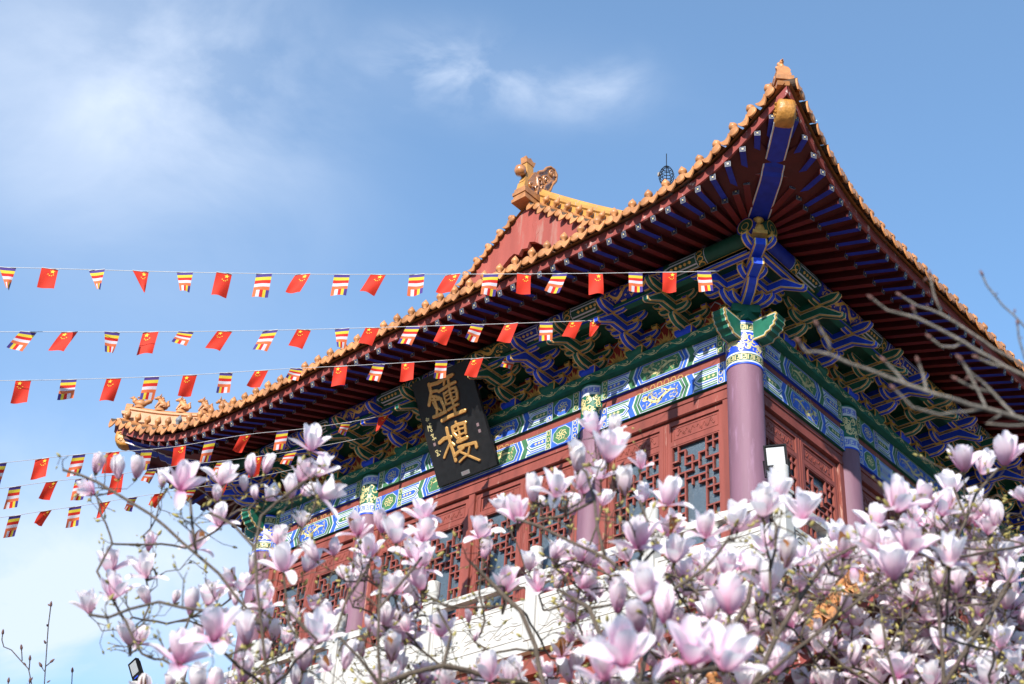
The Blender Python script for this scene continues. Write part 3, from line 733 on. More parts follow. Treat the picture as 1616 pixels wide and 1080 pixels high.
def corner_bracket(o, sx, sy):
    """the corner set: arms along both walls and long diagonal beaks"""
    mb0 = MB(); O = V((o[0], o[1], ZPB)); Dg = V((sx, sy, 0)).normalized(); Pd = Z.cross(Dg)
    f0 = lambda a, b, w: O + Dg*a + Z*b + Pd*w
    mb0.box(O + Dg*.05 + Z*.07, (.20, .20, .07), 'green', Dg, Pd, Z)
    root = tpart(mb0, 'bracket_set')
    inv = Matrix.Identity(4)
    def add(mb, n): mb.build(n, root)
    for A_, B_ in ((V((sx, 0, 0)), V((0, sy, 0))), (V((0, sy, 0)), V((sx, 0, 0)))):
        # A_ outward, B_ along the wall past the corner
        for row, lv, l0, l1 in ((0, 0, .30, .42), (1, 1, .34, .66), (1, 2, .42, .74), (2, 2, .40, 1.02)):
            mb = MB(); z = LV[lv]
            loop = [(-l0, z+.075), (-l0+.035, z+.03), (-l0+.1, z), (l1-.1, z), (l1-.035, z+.03), (l1, z+.075), (l1, z+.125), (-l0, z+.125)]
            mb.tprism(loop, lambda a, b, w: O + B_*a + A_*(ROW[row]+w) + Z*b, -.05, .05, 'blue', t=.017)
            for x in (-l0+.06, l1-.06, ROW[row]):
                p = B_*x + A_*ROW[row]
                t_ = MB(); dou(t_, p.x, p.y, z+.125, 'green')
                base = len(mb.v); mb.v += [tuple(V(q)+O) for q in t_.v]; mb.f += [[k+base for k in f_] for f_ in t_.f]; mb.m += [mb.mi(t_.names[k]) for k in t_.m]; mb.sm += t_.sm
            add(mb, 'bracket_arm')
        for kind, l, lv in (('beak', 1.02, 1), ('hook', .52, 0)):
            c = cantilever(.0, l, LV[lv]-.01, 'blue', kind); mb = MB()
            mb.v = [tuple(O + B_*V(q).x + A_*V(q).y + Z*V(q).z) for q in c.v]; mb.f = c.f; mb.m = c.m; mb.sm = c.sm; mb.names = c.names
            add(mb, 'slanted_beak')
    for l, lv, kind, w in ((.74, 0, 'hook', .075), (1.08, 1, 'beak', .085), (1.29, 2, 'tongue', .09)):
        z = LV[lv]-.012
        if kind == 'hook': loop = [(0, z), (l-.2, z), (l-.06, z+.05), (l, z+.10), (l, z+.15), (0, z+.15)]
        elif kind == 'beak': loop = [(0, z), (l-.40, z-.03), (l-.02, z-.075), (l, z-.07), (l, z+.03), (l-.3, z+.12), (0, z+.15)]
        else: loop = [(0, z), (l-.45, z-.03), (l-.02, z-.07), (l, z-.065), (l, z+.04), (l-.35, z+.13), (0, z+.15)]
        mb = MB(); mb.tprism(loop, f0, -w, w, 'blue', 'old_gold', 'white_line', .02, .006); add(mb, 'slanted_beak')
    # gilt vase carrying the hip beam
    mb = MB(); c = O + Dg*1.19
    mb.box(c + Z*.62 - Z*.02, (.10, .10, .03), 'old_gold', Dg, Pd, Z)
    mb.lathe([(.05, .60), (.085, .63), (.10, .68), (.085, .74), (.045, .775), (.04, .80), (.07, .825), (.085, .85), (.07, .88), (.03, .90)], c, 'old_gold', 20)
    add(mb, 'gilt_vase')
corner_bracket((0, 0), 1, -1); corner_bracket((-Ls, 0), -1, -1)
# ---- doors: red frames, lattice leaves and grey panes
LAT_H = [(1, 0, 2), (1, 5, 6), (2, 2, 3), (2, 4, 5), (2.2, 6, 7), (3, 0, 2), (3, 3, 5), (3, 6, 7), (4, 1, 3), (4, 4, 6), (5, 0, 1), (5, 2, 5), (5, 6, 7), (6, 1, 3), (6, 5, 7),
         (7, 0, 2), (7, 5, 6), (8, 0, 1), (8, 5, 7), (9.4, 0, 2), (9.4, 5, 7), (10.8, 0, 1), (10.8, 6, 7), (12, 1, 2), (12, 5, 6), (13, 0, 2), (13, 5, 7), (14, 2, 5), (15, 1, 3), (15, 4, 6), (16, 0, 2), (16, 3, 5), (16, 6, 7), (17, 2, 4), (17, 5, 7), (18, 0, 1), (18, 5, 6)]
LAT_V = [(1, 0, 2), (2, 0, 3), (6, 0, 2.2), (5, 1, 3), (3, 2, 4), (4, 2, 4), (1, 3, 5), (2, 4, 6), (5, 4, 6), (6, 3, 5), (2, 6, 14), (5, 6, 14), (3, 5, 6), (4, 5, 6), (1, 6, 8), (6, 6, 8), (1, 9.4, 12), (6, 8, 9.4), (6, 10.8, 13), (1, 13, 15), (6, 13, 15), (3, 14, 16), (4, 14, 17), (2, 15, 17), (5, 15, 18), (1, 16, 19), (6, 16, 18), (3, 17, 19)]
LW, LH = 1.0, 3.36           # leaf size
def make_leaf():
    mb = MB(); st = .095
    def fr(x0, x1, z0, z1, y0=-.03, y1=.03, m='red_paint'): mb.box2((x0, y0, z0), (x1, y1, z1), m)
    fr(0, st, -LH, 0); fr(LW-st, LW, -LH, 0)
    for z in (0, -.33, -2.60, -2.86): fr(st, LW-st, z-.075, z)
    fr(st, LW-st, -LH, -LH+.09)
    # thin moulding lines along the stiles
    for x in (.028, LW-.028): mb.box2((x-.006, .03, -LH+.02), (x+.006, .037, -.02), 'red_paint')
    leaf = ('door_leaf', mb)
    lat = MB(); x0, x1, z0, z1 = st, LW-st, -2.60, -.405; ux, uz = (x1-x0)/7, (z1-z0)/19; b = .0125
    for i, (v, a, c) in enumerate(LAT_H): lat.box2((x0+ux*a-b, -.024, z1-uz*v-b), (x0+ux*c+b, .0212-.0006*(i % 2), z1-uz*v+b), 'red_paint')
    for u, a, c in LAT_V: lat.box2((x0+ux*u-b, -.022, z1-uz*c+b*.2), (x0+ux*u+b, .0180, z1-uz*a-b*.2), 'red_paint')
    for xa, xb, za, zb in ((x0, x0+.02, z0, z1), (x1-.02, x1, z0, z1), (x0+.02, x1-.02, z1-.02, z1), (x0+.02, x1-.02, z0, z0+.02)): lat.box2((xa, -.023, za), (xb, .0235, zb), 'red_paint')
    pane = MB(); pane.box2((st, -.052, -2.60), (LW-st, -.040, -.40), 'glass')
    out = [leaf, ('lattice', lat), ('pane', pane)]
    for z1, z0 in ((-.075, -.33), (-2.675, -2.86), (-2.935, -LH+.09)):
        p = MB(); p.box2((st+.002, -.02, z0), (LW-st-.002, .004, z1), 'red_paint')
        for xa, xb, za, zb in ((st+.03, LW-st-.03, z1-.045, z1-.033), (st+.03, LW-st-.03, z0+.033, z0+.045), (st+.03, st+.042, z0+.045, z1-.045), (LW-st-.042, LW-st-.03, z0+.045, z1-.045)):
            p.box2((xa, .004, za), (xb, .011, zb), 'red_paint')
        h = z1-z0; zm = (z0+z1)/2
        g = plane((0, .004, 0), (1, 0, 0), (0, 0, 1), (0, 1, 0))
        for sgn in (-1, 1):
            pts = [(LW/2+sgn*(.02+.30*t/16), zm+h*.16*math.sin(t*1.15)) for t in range(17)]
            p.tube([g(*q, .003) for q in pts], .007, 'red_paint', 5)
            for c in (4, 9, 13):
                q = pts[c]; p.tube([g(q[0]+.03*(1-t/7)*math.cos(t), q[1]+h*.15*(1-t/8)*math.sin(t), .003) for t in range(7)], .006, 'red_paint', 5)
        out.append(('carved_panel', p))
    return out
leaf_proto = None
DTOP = ZL-.245
for S_ in (SS, SE, SW):
    for b in range(3):
        if S_ is not SS and b == 2: pass
        r0_, r1_ = (0.25 if b == 0 else 0.2), (0.25 if b == 2 else 0.2)
        u0, u1 = cols_u[b]+r0_*.95, cols_u[b+1]-r1_*.95; n = 2 if b != 1 else 4
        mb = MB(); J = .105
        mb.box2(S_.P(u0, -.07, DTOP+.002), S_.P(u1, .045, ZL-.006), 'red_paint')
        mb.box2(S_.P(u0, .045, ZL-.075), S_.P(u1, .062, ZL-.012), 'red_paint')
        mb.box2(S_.P(u0, .045, DTOP+.010), S_.P(u1, .057, DTOP+.06), 'red_paint')
        for a in (u0, u1-J): mb.box2(S_.P(a, -.07, FLOOR), S_.P(a+J, .05, DTOP), 'red_paint')
        mids = []
        if n == 4:
            m = (u0+u1)/2; mb.box2(S_.P(m-.06, -.06, FLOOR), S_.P(m+.06, .042, DTOP), 'red_paint'); mids = [m]
        mb.box2(S_.P(u0+J, -.08, FLOOR-.02), S_.P(u1-J, .04, FLOOR+.0), 'red_paint')
        tpart(mb, 'door_frame')
        spans = [(u0+J, u1-J)] if n == 2 else [(u0+J, mids[0]-.06), (mids[0]+.06, u1-J)]
        for a, c in spans:
            w = (c-a)/2-.006
            for k in range(2):
                ul = a+.003+k*(w+.006)
                us_ = ul if S_.X == S_.U else ul+w
                mw = S_.fr(us_, -.03, DTOP-.01) @ Matrix.Diagonal((w/LW, 1, 1, 1))
                if leaf_proto is None:
                    ps = make_leaf(); root = ps[0][1].build(ps[0][0], tower); root.matrix_local = mw
                    leaf_proto = (root, [m_.build(nm, root) for nm, m_ in ps[1:]])
                else:
                    root = dup(leaf_proto[0], tower, mw)
                    for ch in leaf_proto[1]: dup(ch, root)
# the plain inner core keeps the rooms dark and closes the back
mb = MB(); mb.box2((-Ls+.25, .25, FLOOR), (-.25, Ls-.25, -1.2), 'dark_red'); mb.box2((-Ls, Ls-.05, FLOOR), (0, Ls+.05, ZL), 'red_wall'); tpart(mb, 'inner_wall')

# ================================================================== ROOF
ZE_T = [(-7, -1.52), (-2, -1.52), (-1, -1.52), (-.35, -1.51), (.4, -1.44), (1.0, -1.30), (1.44, -1.13), (1.9, -.91), (2.22, -.76)]
def eo(u): return max(-u, u-Ls)                 # distance past the nearer corner column
def Kf(u): return 2.0 + .22*max(0, min(1, (eo(u)+.6)/2.8))**2
def sagf(S_, u): return -.085*math.exp(-((u-8.2)/1.7)**2) if S_ is SS else 0
def zE(S_, u): return smooth_interp(ZE_T, eo(u)) + sagf(S_, u)
def rise(S_, u): return zE(S_, u)+1.52
def slope(d): return .40*d+.031*d*d
def roofz(S_, u, d): return -1.52+.155+slope(max(d, 0)) + rise(S_, u)*max(0, 1-d/2.9)**1.6
def under(S_, u, k):                            # underside line of the lower rafters
    return -1.28-.31*(k-.75) + rise(S_, u)*max(0, min(1.1, (k-.55)/1.45))**1.5
sides = ((SS, 0), (SE, 0), (SW, 0), (SN, 0))
NU = 72
for S_, _ in sides:
    uu = [-2.22 + (Ls+4.44)*i/NU for i in range(NU+1)]
    mb = MB()
    rows = []
    for kk, dz in ((-.03, .0), (0, 0.0), (.012, .125), (-.02, .125)): rows.append([S_.P(max(-(Kf(u)+kk), min(Ls+Kf(u)+kk, u)), Kf(u)+kk, zE(S_, u)+dz) for u in uu])
    mb.grid([rows[0], rows[1]], 'fascia_red', False); mb.grid([rows[1], rows[2]], 'fascia_red', False); mb.grid([rows[2], rows[3]], 'fascia_red', False); mb.grid([rows[3], rows[0]], 'fascia_red', False)
    tpart(mb, 'fascia_board')
    mb = MB(); rows = []
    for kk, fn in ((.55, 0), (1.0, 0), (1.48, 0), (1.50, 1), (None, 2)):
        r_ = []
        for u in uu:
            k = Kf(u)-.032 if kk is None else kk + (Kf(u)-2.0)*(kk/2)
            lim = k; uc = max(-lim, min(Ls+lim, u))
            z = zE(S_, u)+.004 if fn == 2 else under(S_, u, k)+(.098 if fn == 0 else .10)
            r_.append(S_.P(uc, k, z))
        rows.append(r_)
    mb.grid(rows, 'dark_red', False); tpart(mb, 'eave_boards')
def rafter(name, A, B, w, h, mats, endcol, into=None):
    """A, B: middle of the underside at the inner and outer end"""
    mb = into or MB(); A, B = V(A), V(B); d = (B-A).normalized(); x = d.cross(Z).normalized(); z = x.cross(d)
    P = lambda q, a, b: q + x*(a*w/2) + z*(b*h)
    mb.face([P(A,-1,0), P(B,-1,0), P(B,1,0), P(A,1,0)], mats[0])
    mb.face([P(A,-1,0), P(B,-1,0), P(B,-1,1), P(A,-1,1)], mats[1]); mb.face([P(A,1,0), P(B,1,0), P(B,1,1), P(A,1,1)], mats[1])
    f = plane(B - z*0, x, z, d)
    e = lambda t: [(-w/2+t, t), (w/2-t, t), (w/2-t, h-t), (-w/2+t, h-t)]
    mb.poly(f, e(0), 0, 'end_line'); mb.poly(f, e(.007), .0015, 'end_dark')
    for a, b in (((-w/2+.012, .012), (w/2-.012, h-.012)), ((-w/2+.012, h-.012), (w/2-.012, .012))): mb.ribbon(f, [a, b], .007, .003, 'end_line', False)
    mb.disc(f, (0, h/2), .012, .0045, 'pale_gold', 6)
    if not into: tpart(mb, name)
nR = 56
restA, restB = MB(), MB()
for S_, lo, hi in ((SS, 0, nR), (SE, 0, nR), (SW, 0, 13)):
    for i in range(lo, hi):
        u = -1.93 + (Ls+3.86)*i/(nR-1); e = eo(u); sg = -1 if u < Ls/2 else 1
        base = 0 if sg < 0 else Ls
        if e > .3:
            t = (e-.3)/1.65; ui = base+sg*(.3+.40*t); ki = .30+.36*t
        else: ui, ki = u, .05
        K = Kf(u)-.03
        def pt(k):
            q = (k-ki)/(K-ki); return ui+(u-ui)*q
        k1 = 1.49+(Kf(u)-2.0)*.8
        A = S_.P(ui, ki, under(S_, u, ki)); B = S_.P(pt(k1), k1, under(S_, u, k1))
        rafter('eave_rafter', A, B, .088, .095, ('rafter_red', 'dark_red'), 'deep_blue', restA if (S_ is SE and i > 29) else None)
        k0 = 1.25
        zb = zE(S_, u)-.09; z1 = under(S_, u, k1)+.088
        z0 = z1+(z1-zb)/(K-k1)*(k1-k0)*.5
        rafter('flying_rafter', S_.P(pt(k0), k0, z0), S_.P(u, K, zb), .078, .088, ('deep_blue', 'dark_red'), 'deep_blue', restB if (S_ is SE and i > 29) else None)
tpart(restA, 'eave_rafter')['kind'] = 'stuff'; tpart(restB, 'flying_rafter')['kind'] = 'stuff'
# hip beams with gilt dragon-head caps
for o, sx in ((V((0, 0, 0)), 1), (V((-Ls, 0, 0)), -1)):
    D = V((sx, -1, 0)).normalized(); Pd = Z.cross(D); q2 = math.sqrt(2)
    f = lambda a, b, w: o + D*a*q2 + Z*b + Pd*w
    mb = MB(); mb.tprism([(.35, -1.22), (.75, -1.262), (1.40, -1.275), (1.47, -1.255), (1.50, -1.215), (1.56, -1.20), (1.60, -1.15), (1.60, -1.02), (.35, -1.0)], f, -.145, .145, 'deep_blue', 'white_line', 'old_gold', .014, .006)
    ob = tpart(mb, 'hip_beam')
    mb = MB(); mb.tprism([(1.2, -1.16), (1.60, -1.16), (1.80, -1.12), (2.02, -1.035), (2.02, -.80), (1.8, -.83), (1.2, -.95)], f, -.13, .13, 'deep_blue', 'white_line', 'old_gold', .014, .006)
    mb.build('hip_beam_tail', ob)
    # cap: rounded snout with curled relief
    mb = MB(); rows = []
    for i, (a, zb, zt, w) in enumerate(((1.985, -1.06, -.79, .128), (2.03, -1.09, -.77, .134), (2.08, -1.085, -.76, .132), (2.13, -1.05, -.77, .122), (2.165, -.99, -.785, .115), (2.18, -.93, -.82, .07), (2.183, -.90, -.86, .02))):
        zc, hh = (zb+zt)/2, (zt-zb)/2
        rows.append([f(a, zc + hh*(abs(math.sin(th))**.5)*(1 if math.sin(th) > 0 else -1), w*(abs(math.cos(th))**.4)*(1 if math.cos(th) > 0 else -1)) for th in [2*math.pi*j/20 for j in range(20)]])
    mb.grid(rows, 'cap_gold', True, True); mb.face(rows[-1], 'cap_gold'); mb.face(rows[0], 'cap_gold')
    for s_ in (-1, 1):
        for c in ((2.04, -.90), (2.09, -.98), (2.10, -.85)):
            mb.tube([f(c[0]+.035*(1-t/9)*math.cos(t*.9), c[1]+.05*(1-t/9)*math.sin(t*.9), s_*.128) for t in range(9)], .014, 'cap_gold', 5)
    mb.tube([f(2.0, -.765, -.12), f(2.04, -.745, 0), f(2.0, -.765, .12)], .02, 'cap_gold', 6)
    mb.build('dragon_head_cap', ob)

# ---- roof surface with rows of barrel tiles
GY = .75                                         # plane of the gable boards behind the front wall line
mb = MB()
for S_, _ in sides:
    full = S_ in (SE, SW); dmax = 7.03 if full else 2.0+GY+.5
    nd = 26; rows = []
    for i in range(nd+1):
        d = dmax*i/nd; lim = 2.22-d if d < 2.22+GY-.03 else -(GY-.03)
        if full: lim = max(lim, -(GY-.03))
        else: lim = max(lim, -4.9)
        rows.append([])
        for j in range(NU+1):
            t = j/NU; u = -lim+(Ls+2*lim)*t; ue = -2.22+(Ls+4.44)*t
            e = eo(ue); dz = rise(S_, ue)*max(0, 1-d/2.9)**1.6
            rows[-1].append(S_.P(u, Kf(ue)+.05-d if d < .01 else (Kf(ue)+.05)*(1-d/2.3)+(2.05*(d/2.3)) - d if d < 2.3 else 2.05-d, -1.365+slope(d)+dz))
    mb.grid(rows, 'tile', True)
    if S_ in (SS, SE):
        n = 47
        for i in range(n):
            u = -2.05+(Ls+4.10)*i/(n-1); pts = []; e = max(0, eo(u)); dm = 2.0+GY-.15 if not full else 6.8
            lim_d = dm if e <= 0 and not (full and (u < GY or u > Ls-GY)) else (2.15-e if e > 0 else 2.2+min(u, Ls-u))
            for k in range(9):
                d = .25+(lim_d-.25)*k/8
                if lim_d < .5: break
                pts.append(S_.P(u, Kf(u)+.05-d, roofz(S_, u, d)+.03))
            if len(pts) > 2: mb.tube(pts, .075, 'tile', 6, False)
roof = tpart(mb, 'tiled_roof')

# ---- eave tiles: disc-ended barrel, hanging drip tile, onion-shaped nail cap
def make_tile():
    mb = MB(); r = .076
    mb.lathe([(0, .0), (r*.55, .004), (r*.60, .001), (r*.85, .001), (r, -.004), (r, -.028)], (0, 0, 0), 'tile', 18, V((1, 0, 0)), V((0, -.12, .99)), V((0, .99, .12)))
    rows = []
    for k in range(4):
        y = -.02-.11*k; rows.append([V((.078*math.cos(math.pi*j/8), y, .078*math.sin(math.pi*j/8) - .36*y*1.0)) for j in range(9)])
    mb.grid(rows, 'tile', True)
    prof = [(.064, .01), (.074, -.04), (.092, -.085), (.118, -.118), (.15, -.146), (.182, -.118), (.208, -.085), (.226, -.04), (.236, .01)]
    top = [(.066, .03)]+[(x, .035-.055*(1-((x-.15)/.084)**2)) for x in (.08, .1, .12, .15, .18, .2, .22)]+[(.234, .03)]
    a = [V((x, .012-.12*z, z)) for x, z in prof]; b = [V((x, .012, z)) for x, z in top]
    mb.grid([a, b], 'tile', False); mb.grid([[p+V((0, -.022, 0)) for p in a], [p+V((0, -.022, 0)) for p in b]], 'tile', False)
    mb.grid([a, [p+V((0, -.022, 0)) for p in a]], 'tile', False)
    mb.grid([b, [p+V((0, -.3, .105)) for p in b]], 'shade_clay', False)  # pan underside, with the gap's shade put into its colour
    cap = MB(); cap.lathe([(.034, -.07), (.036, .004), (.054, .020), (.062, .044), (.056, .070), (.041, .095), (.022, .122), (.008, .146), (0, .152)], (0, -.12, .150), 'tile', 14)
    return mb, cap
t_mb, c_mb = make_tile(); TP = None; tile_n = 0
def place_tile(S_, mw, cap=True, grey=False):
    global TP, tile_n
    tile_n += 1
    if TP is None:
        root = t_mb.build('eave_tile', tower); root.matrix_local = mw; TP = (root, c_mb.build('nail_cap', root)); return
    root = dup(TP[0], tower, mw)
    if cap:
        c = dup(TP[1], root)
        if grey:
            c.data = c.data.copy(); c.data.materials[0] = MATS['grey_cap']
        elif tile_n % 3 == 0:
            c.rotation_euler = (rnd.uniform(-.05, .05), rnd.uniform(-.08, .08), 0)
def eave_frame(S_, u, kk, dz, drop=0, zs=0):
    h = .02; p = S_.P(u, Kf(u)+kk, zE(S_, u)+dz+zs)
    T = (S_.P(u+h, Kf(u+h), zE(S_, u+h)) - S_.P(u-h, Kf(u-h), zE(S_, u-h))).normalized()
    X = T if S_.X == S_.U else -T
    Y = (S_.N - X*S_.N.dot(X)).normalized(); Zc = X.cross(Y)
    tl = rnd.uniform(-.03, .03); X2 = X*math.cos(tl)+Zc*math.sin(tl); Z2 = X2.cross(Y)
    return TM @ frame(p, X2, Y, Z2)
n = 47
rest = MB()
def merge(dst, src, mw):
    b = len(dst.v); dst.v += [tuple(mw @ V(q)) for q in src.v]; dst.f += [[k+b for k in f_] for f_ in src.f]; dst.m += [dst.mi(src.names[k]) for k in src.m]; dst.sm += src.sm
for S_, m in ((SS, 47), (SE, 47), (SW, 3)):
    for i in range(m):
        u = -2.00+(Ls+4.00)*i/(n-1)
        if S_ is SE and i > 28:
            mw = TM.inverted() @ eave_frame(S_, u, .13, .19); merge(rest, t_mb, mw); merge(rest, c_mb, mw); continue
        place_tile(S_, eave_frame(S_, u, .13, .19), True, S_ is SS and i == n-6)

tpart(rest, 'eave_tile')['kind'] = 'stuff'
# ---- gable at the front: board, recess wall, tiled edge, ridges
RX = -Ls/2
def gz(x): return -1.365+slope(7.03-abs(x-RX))
mb = MB(); xs = [.0+2.9*i/14 for i in range(15)]
for sg in (1, -1):
    up_ = [(RX+sg*x, gz(RX+sg*x)-.02-.0*x) for x in xs]; lo_ = [(RX+sg*x, gz(RX+sg*x)-.74-.03*x) for x in xs]
    lo_[0] = (RX, gz(RX)-.80)
    F = [V((x, GY, z)) for x, z in up_]; G = [V((x, GY, z)) for x, z in lo_]; b = V((0, .08, 0))
    mb.grid([F, G], 'red_wall', False); mb.grid([[p+b for p in F], [p+b for p in G]], 'red_wall', False); mb.grid([G, [p+b for p in G]], 'red_wall', False)
zt = gz(RX)
orn = [(-.02, -.55), (.17, -.52), (.20, -.70), (.33, -.66), (.36, -.74), (.28, -.82), (.24, -.95), (.12, -.90), (.08, -1.02), (-.06, -.98), (-.12, -1.08), (-.24, -1.0), (-.36, -1.05), (-.38, -.95), (-.30, -.92), (-.34, -.80), (-.20, -.78), (-.18, -.62)]
mb.prism(orn, lambda a, b, w: V((RX+a, w, zt+b)), GY-.004, GY+.076, 'red_wall')
tpart(mb, 'gable_board')
mb = MB(); mb.prism([(RX-2.9, gz(RX-2.9)-.03), (RX+2.9, gz(RX+2.9)-.03), (RX+1.5, gz(RX+1.5)-.03), (RX, zt-.03), (RX-1.5, gz(RX-1.5)-.03)], lambda a, b, w: V((a, w, b)), GY+.50, GY+.58, 'red_wall'); tpart(mb, 'gable_wall')
mb = MB(); mb.prism([(RX-2.9, gz(RX-2.9)-.03), (RX+2.9, gz(RX+2.9)-.03), (RX, zt-.03)], lambda a, b, w: V((a, w, b)), Ls-GY-.58, Ls-GY-.50, 'red_wall'); tpart(mb, 'gable_wall')
for sg in (1, -1):
    for i in range(10):
        x = RX+sg*(.30+.265*i); h = .02
        T = V((2*h*sg, 0, gz(x+sg*h)-gz(x-sg*h))).normalized(); X = T if sg > 0 else -T; X = X if X.x > 0 else -X
        Y = V((0, -1, 0)); X = -X
        Zc = X.cross(Y)
        if Zc.z < 0: X = -X; Zc = X.cross(Y)
        place_tile(SS, TM @ frame(V((x, GY-.085, gz(x)+.045)), X, Y, Zc))
def slope_ridge(x0, x1, y, w, hgt, name, mat='tile_yellow'):
    mb = MB(); k = 12; L = [x0+(x1-x0)*i/k for i in range(k+1)]
    sec = [(-w/2, -.06), (-w/2, hgt*.62), (-w/2-.03, hgt*.68), (-w/2-.03, hgt*.80), (-w/2+.02, hgt*.84), (-w*.32, hgt*.97), (0, hgt*1.02), (w*.32, hgt*.97), (w/2-.02, hgt*.84), (w/2+.03, hgt*.80), (w/2+.03, hgt*.68), (w/2, hgt*.62), (w/2, -.06)]
    rows = [[V((x, y+a, gz(x)+b)) for a, b in sec] for x in L]
    mb.grid(rows, mat, False); mb.face(rows[0], mat); mb.face(rows[-1], mat)
    o = tpart(mb, name)
    jm = MB()
    for i in range(1, 7):
        x = x0+(x1-x0)*i/7; s = V(((x1-x0)/abs(x1-x0), 0, 0))
        pts = [V((x, y+a*1.012, gz(x)+b+.003)) for a, b in sec[1:-1]]
        jm.grid([pts, [p + V((.012, 0, gz(x+.012)-gz(x))) for p in pts]], 'mortar', False)
        pl = V((x, y-w/2-.002, gz(x)-.06)); jm.face([pl, pl+V((.012, 0, 0)), pl+V((.012, 0, hgt*.62+.06)), pl+V((0, 0, hgt*.62+.06))], 'mortar')
    jm.build('joint', o)
    return o
slope_ridge(RX+.20, RX+3.3, GY+.22, .20, .58, 'gable_ridge'); slope_ridge(RX-.32, RX-3.3, GY+.24, .20, .12, 'gable_ridge')
mb = MB(); mb.box2((RX-.13, GY+.5, zt-.1), (RX+.13, Ls-GY-.5, zt+.42), 'tile_yellow'); mb.tube([(RX, GY+.5, zt+.45), (RX, Ls-GY-.5, zt+.45)], .10, 'tile_yellow', 10); tpart(mb, 'main_ridge')
# ridge-end ornament: stepped foot, square post, sword hilt, curled dragon fin
def ornament(flip):
    g = (lambda x, y, z: V((RX+x, y, z))) if not flip else (lambda x, y, z: V((RX+x, Ls-y, z)))
    mb = MB(); bz = zt-.02
    for a, (w, y0, z0, z1, m) in enumerate(((.17, .50, bz, bz+.07, 'tile'), (.14, .52, bz+.07, bz+.15, 'tile'), (.155, .50, bz+.15, bz+.22, 'tile'), (.13, .52, bz+.22, bz+.30, 'tile'))):
        mb.box2(g(-w, y0, z0), g(w, .95, z1), m)
    o = tpart(mb, 'ridge_ornament')
    mb = MB()
    for sec in (((.53, bz+.30), (.615, bz+.30), (.64, 3.50), (.56, 3.42)),):
        mb.prism(list(sec), lambda a, b, w: g(w, a, b), -.095, .095, 'tile_yellow')
    mb.prism([(.55, 3.42), (.78, 3.50), (.80, 3.75), (.78, 3.90), (.60, 3.90), (.63, 3.68)], lambda a, b, w: g(w, a, b), -.06, .06, 'tile_yellow')
    mb.prism([(.585, 3.90), (.795, 3.90), (.83, 4.03), (.76, 4.0), (.69, 4.05), (.62, 4.0), (.56, 4.03)], lambda a, b, w: g(w, a, b), -.07, .07, 'tile')
    mb.build('ridge_post', o)
    mb = MB(); mb.lathe([(0, -.12), (.08, -.10), (.115, -.02), (.10, .06), (.05, .10), (0, .11)], g(0, .50, 3.66), 'tile_brown', 14)
    mb.box2(g(-.05, .5, 3.60), g(.05, .66, 3.70), 'tile'); mb.build('scroll_boss', o)
    fin = [(.60, bz+.29), (.63, 3.45), (.80, 3.78), (.89, 3.83), (1.02, 3.93), (1.12, 4.10), (1.22, 4.19), (1.33, 4.20), (1.41, 4.12), (1.40, 3.97), (1.30, 3.80), (1.25, 3.62), (1.12, 3.50), (1.05, 3.30), (1.02, bz+.28)]
    mb = MB(); mb.prism(fin, lambda a, b, w: g(w, a, b), -.088, .088, 'tile_brown')
    # raised rim and curling relief on both faces
    for s_ in (-1, 1):
        mb.tube([g(s_*.090, a, b) for a, b in fin[3:13]], .028, 'tile', 6)
        for c, r_, n_ in (((1.27, 4.05), .10, 1.6), ((.95, 3.66), .12, 1.4), ((1.12, 3.80), .11, 1.5), ((.90, 3.42), .10, 1.2), ((1.05, 3.52), .09, 1.3), ((.86, 3.24), .08, 1.2), ((.72, 3.40), .075, 1.3), ((.72, 3.18), .06, 1.4)):
            mb.tube([g(s_*.095, c[0]+r_*(1-t/13)*math.cos(t*.62*n_), c[1]+r_*(1-t/13)*math.sin(t*.62*n_)) for t in range(12)], .024, 'tile_brown', 6)
        mb.tube([g(s_*.092, .84, 3.2), g(s_*.095, .92, 3.5), g(s_*.095, .86, 3.7)], .03, 'tile_brown', 6)
        mb.tube([g(s_*.092, 1.0, 3.2), g(s_*.095, 1.08, 3.62), g(s_*.095, 1.25, 3.85)], .03, 'tile_brown', 6)
    mb.build('dragon_fin', o)
ornament(False); ornament(True)

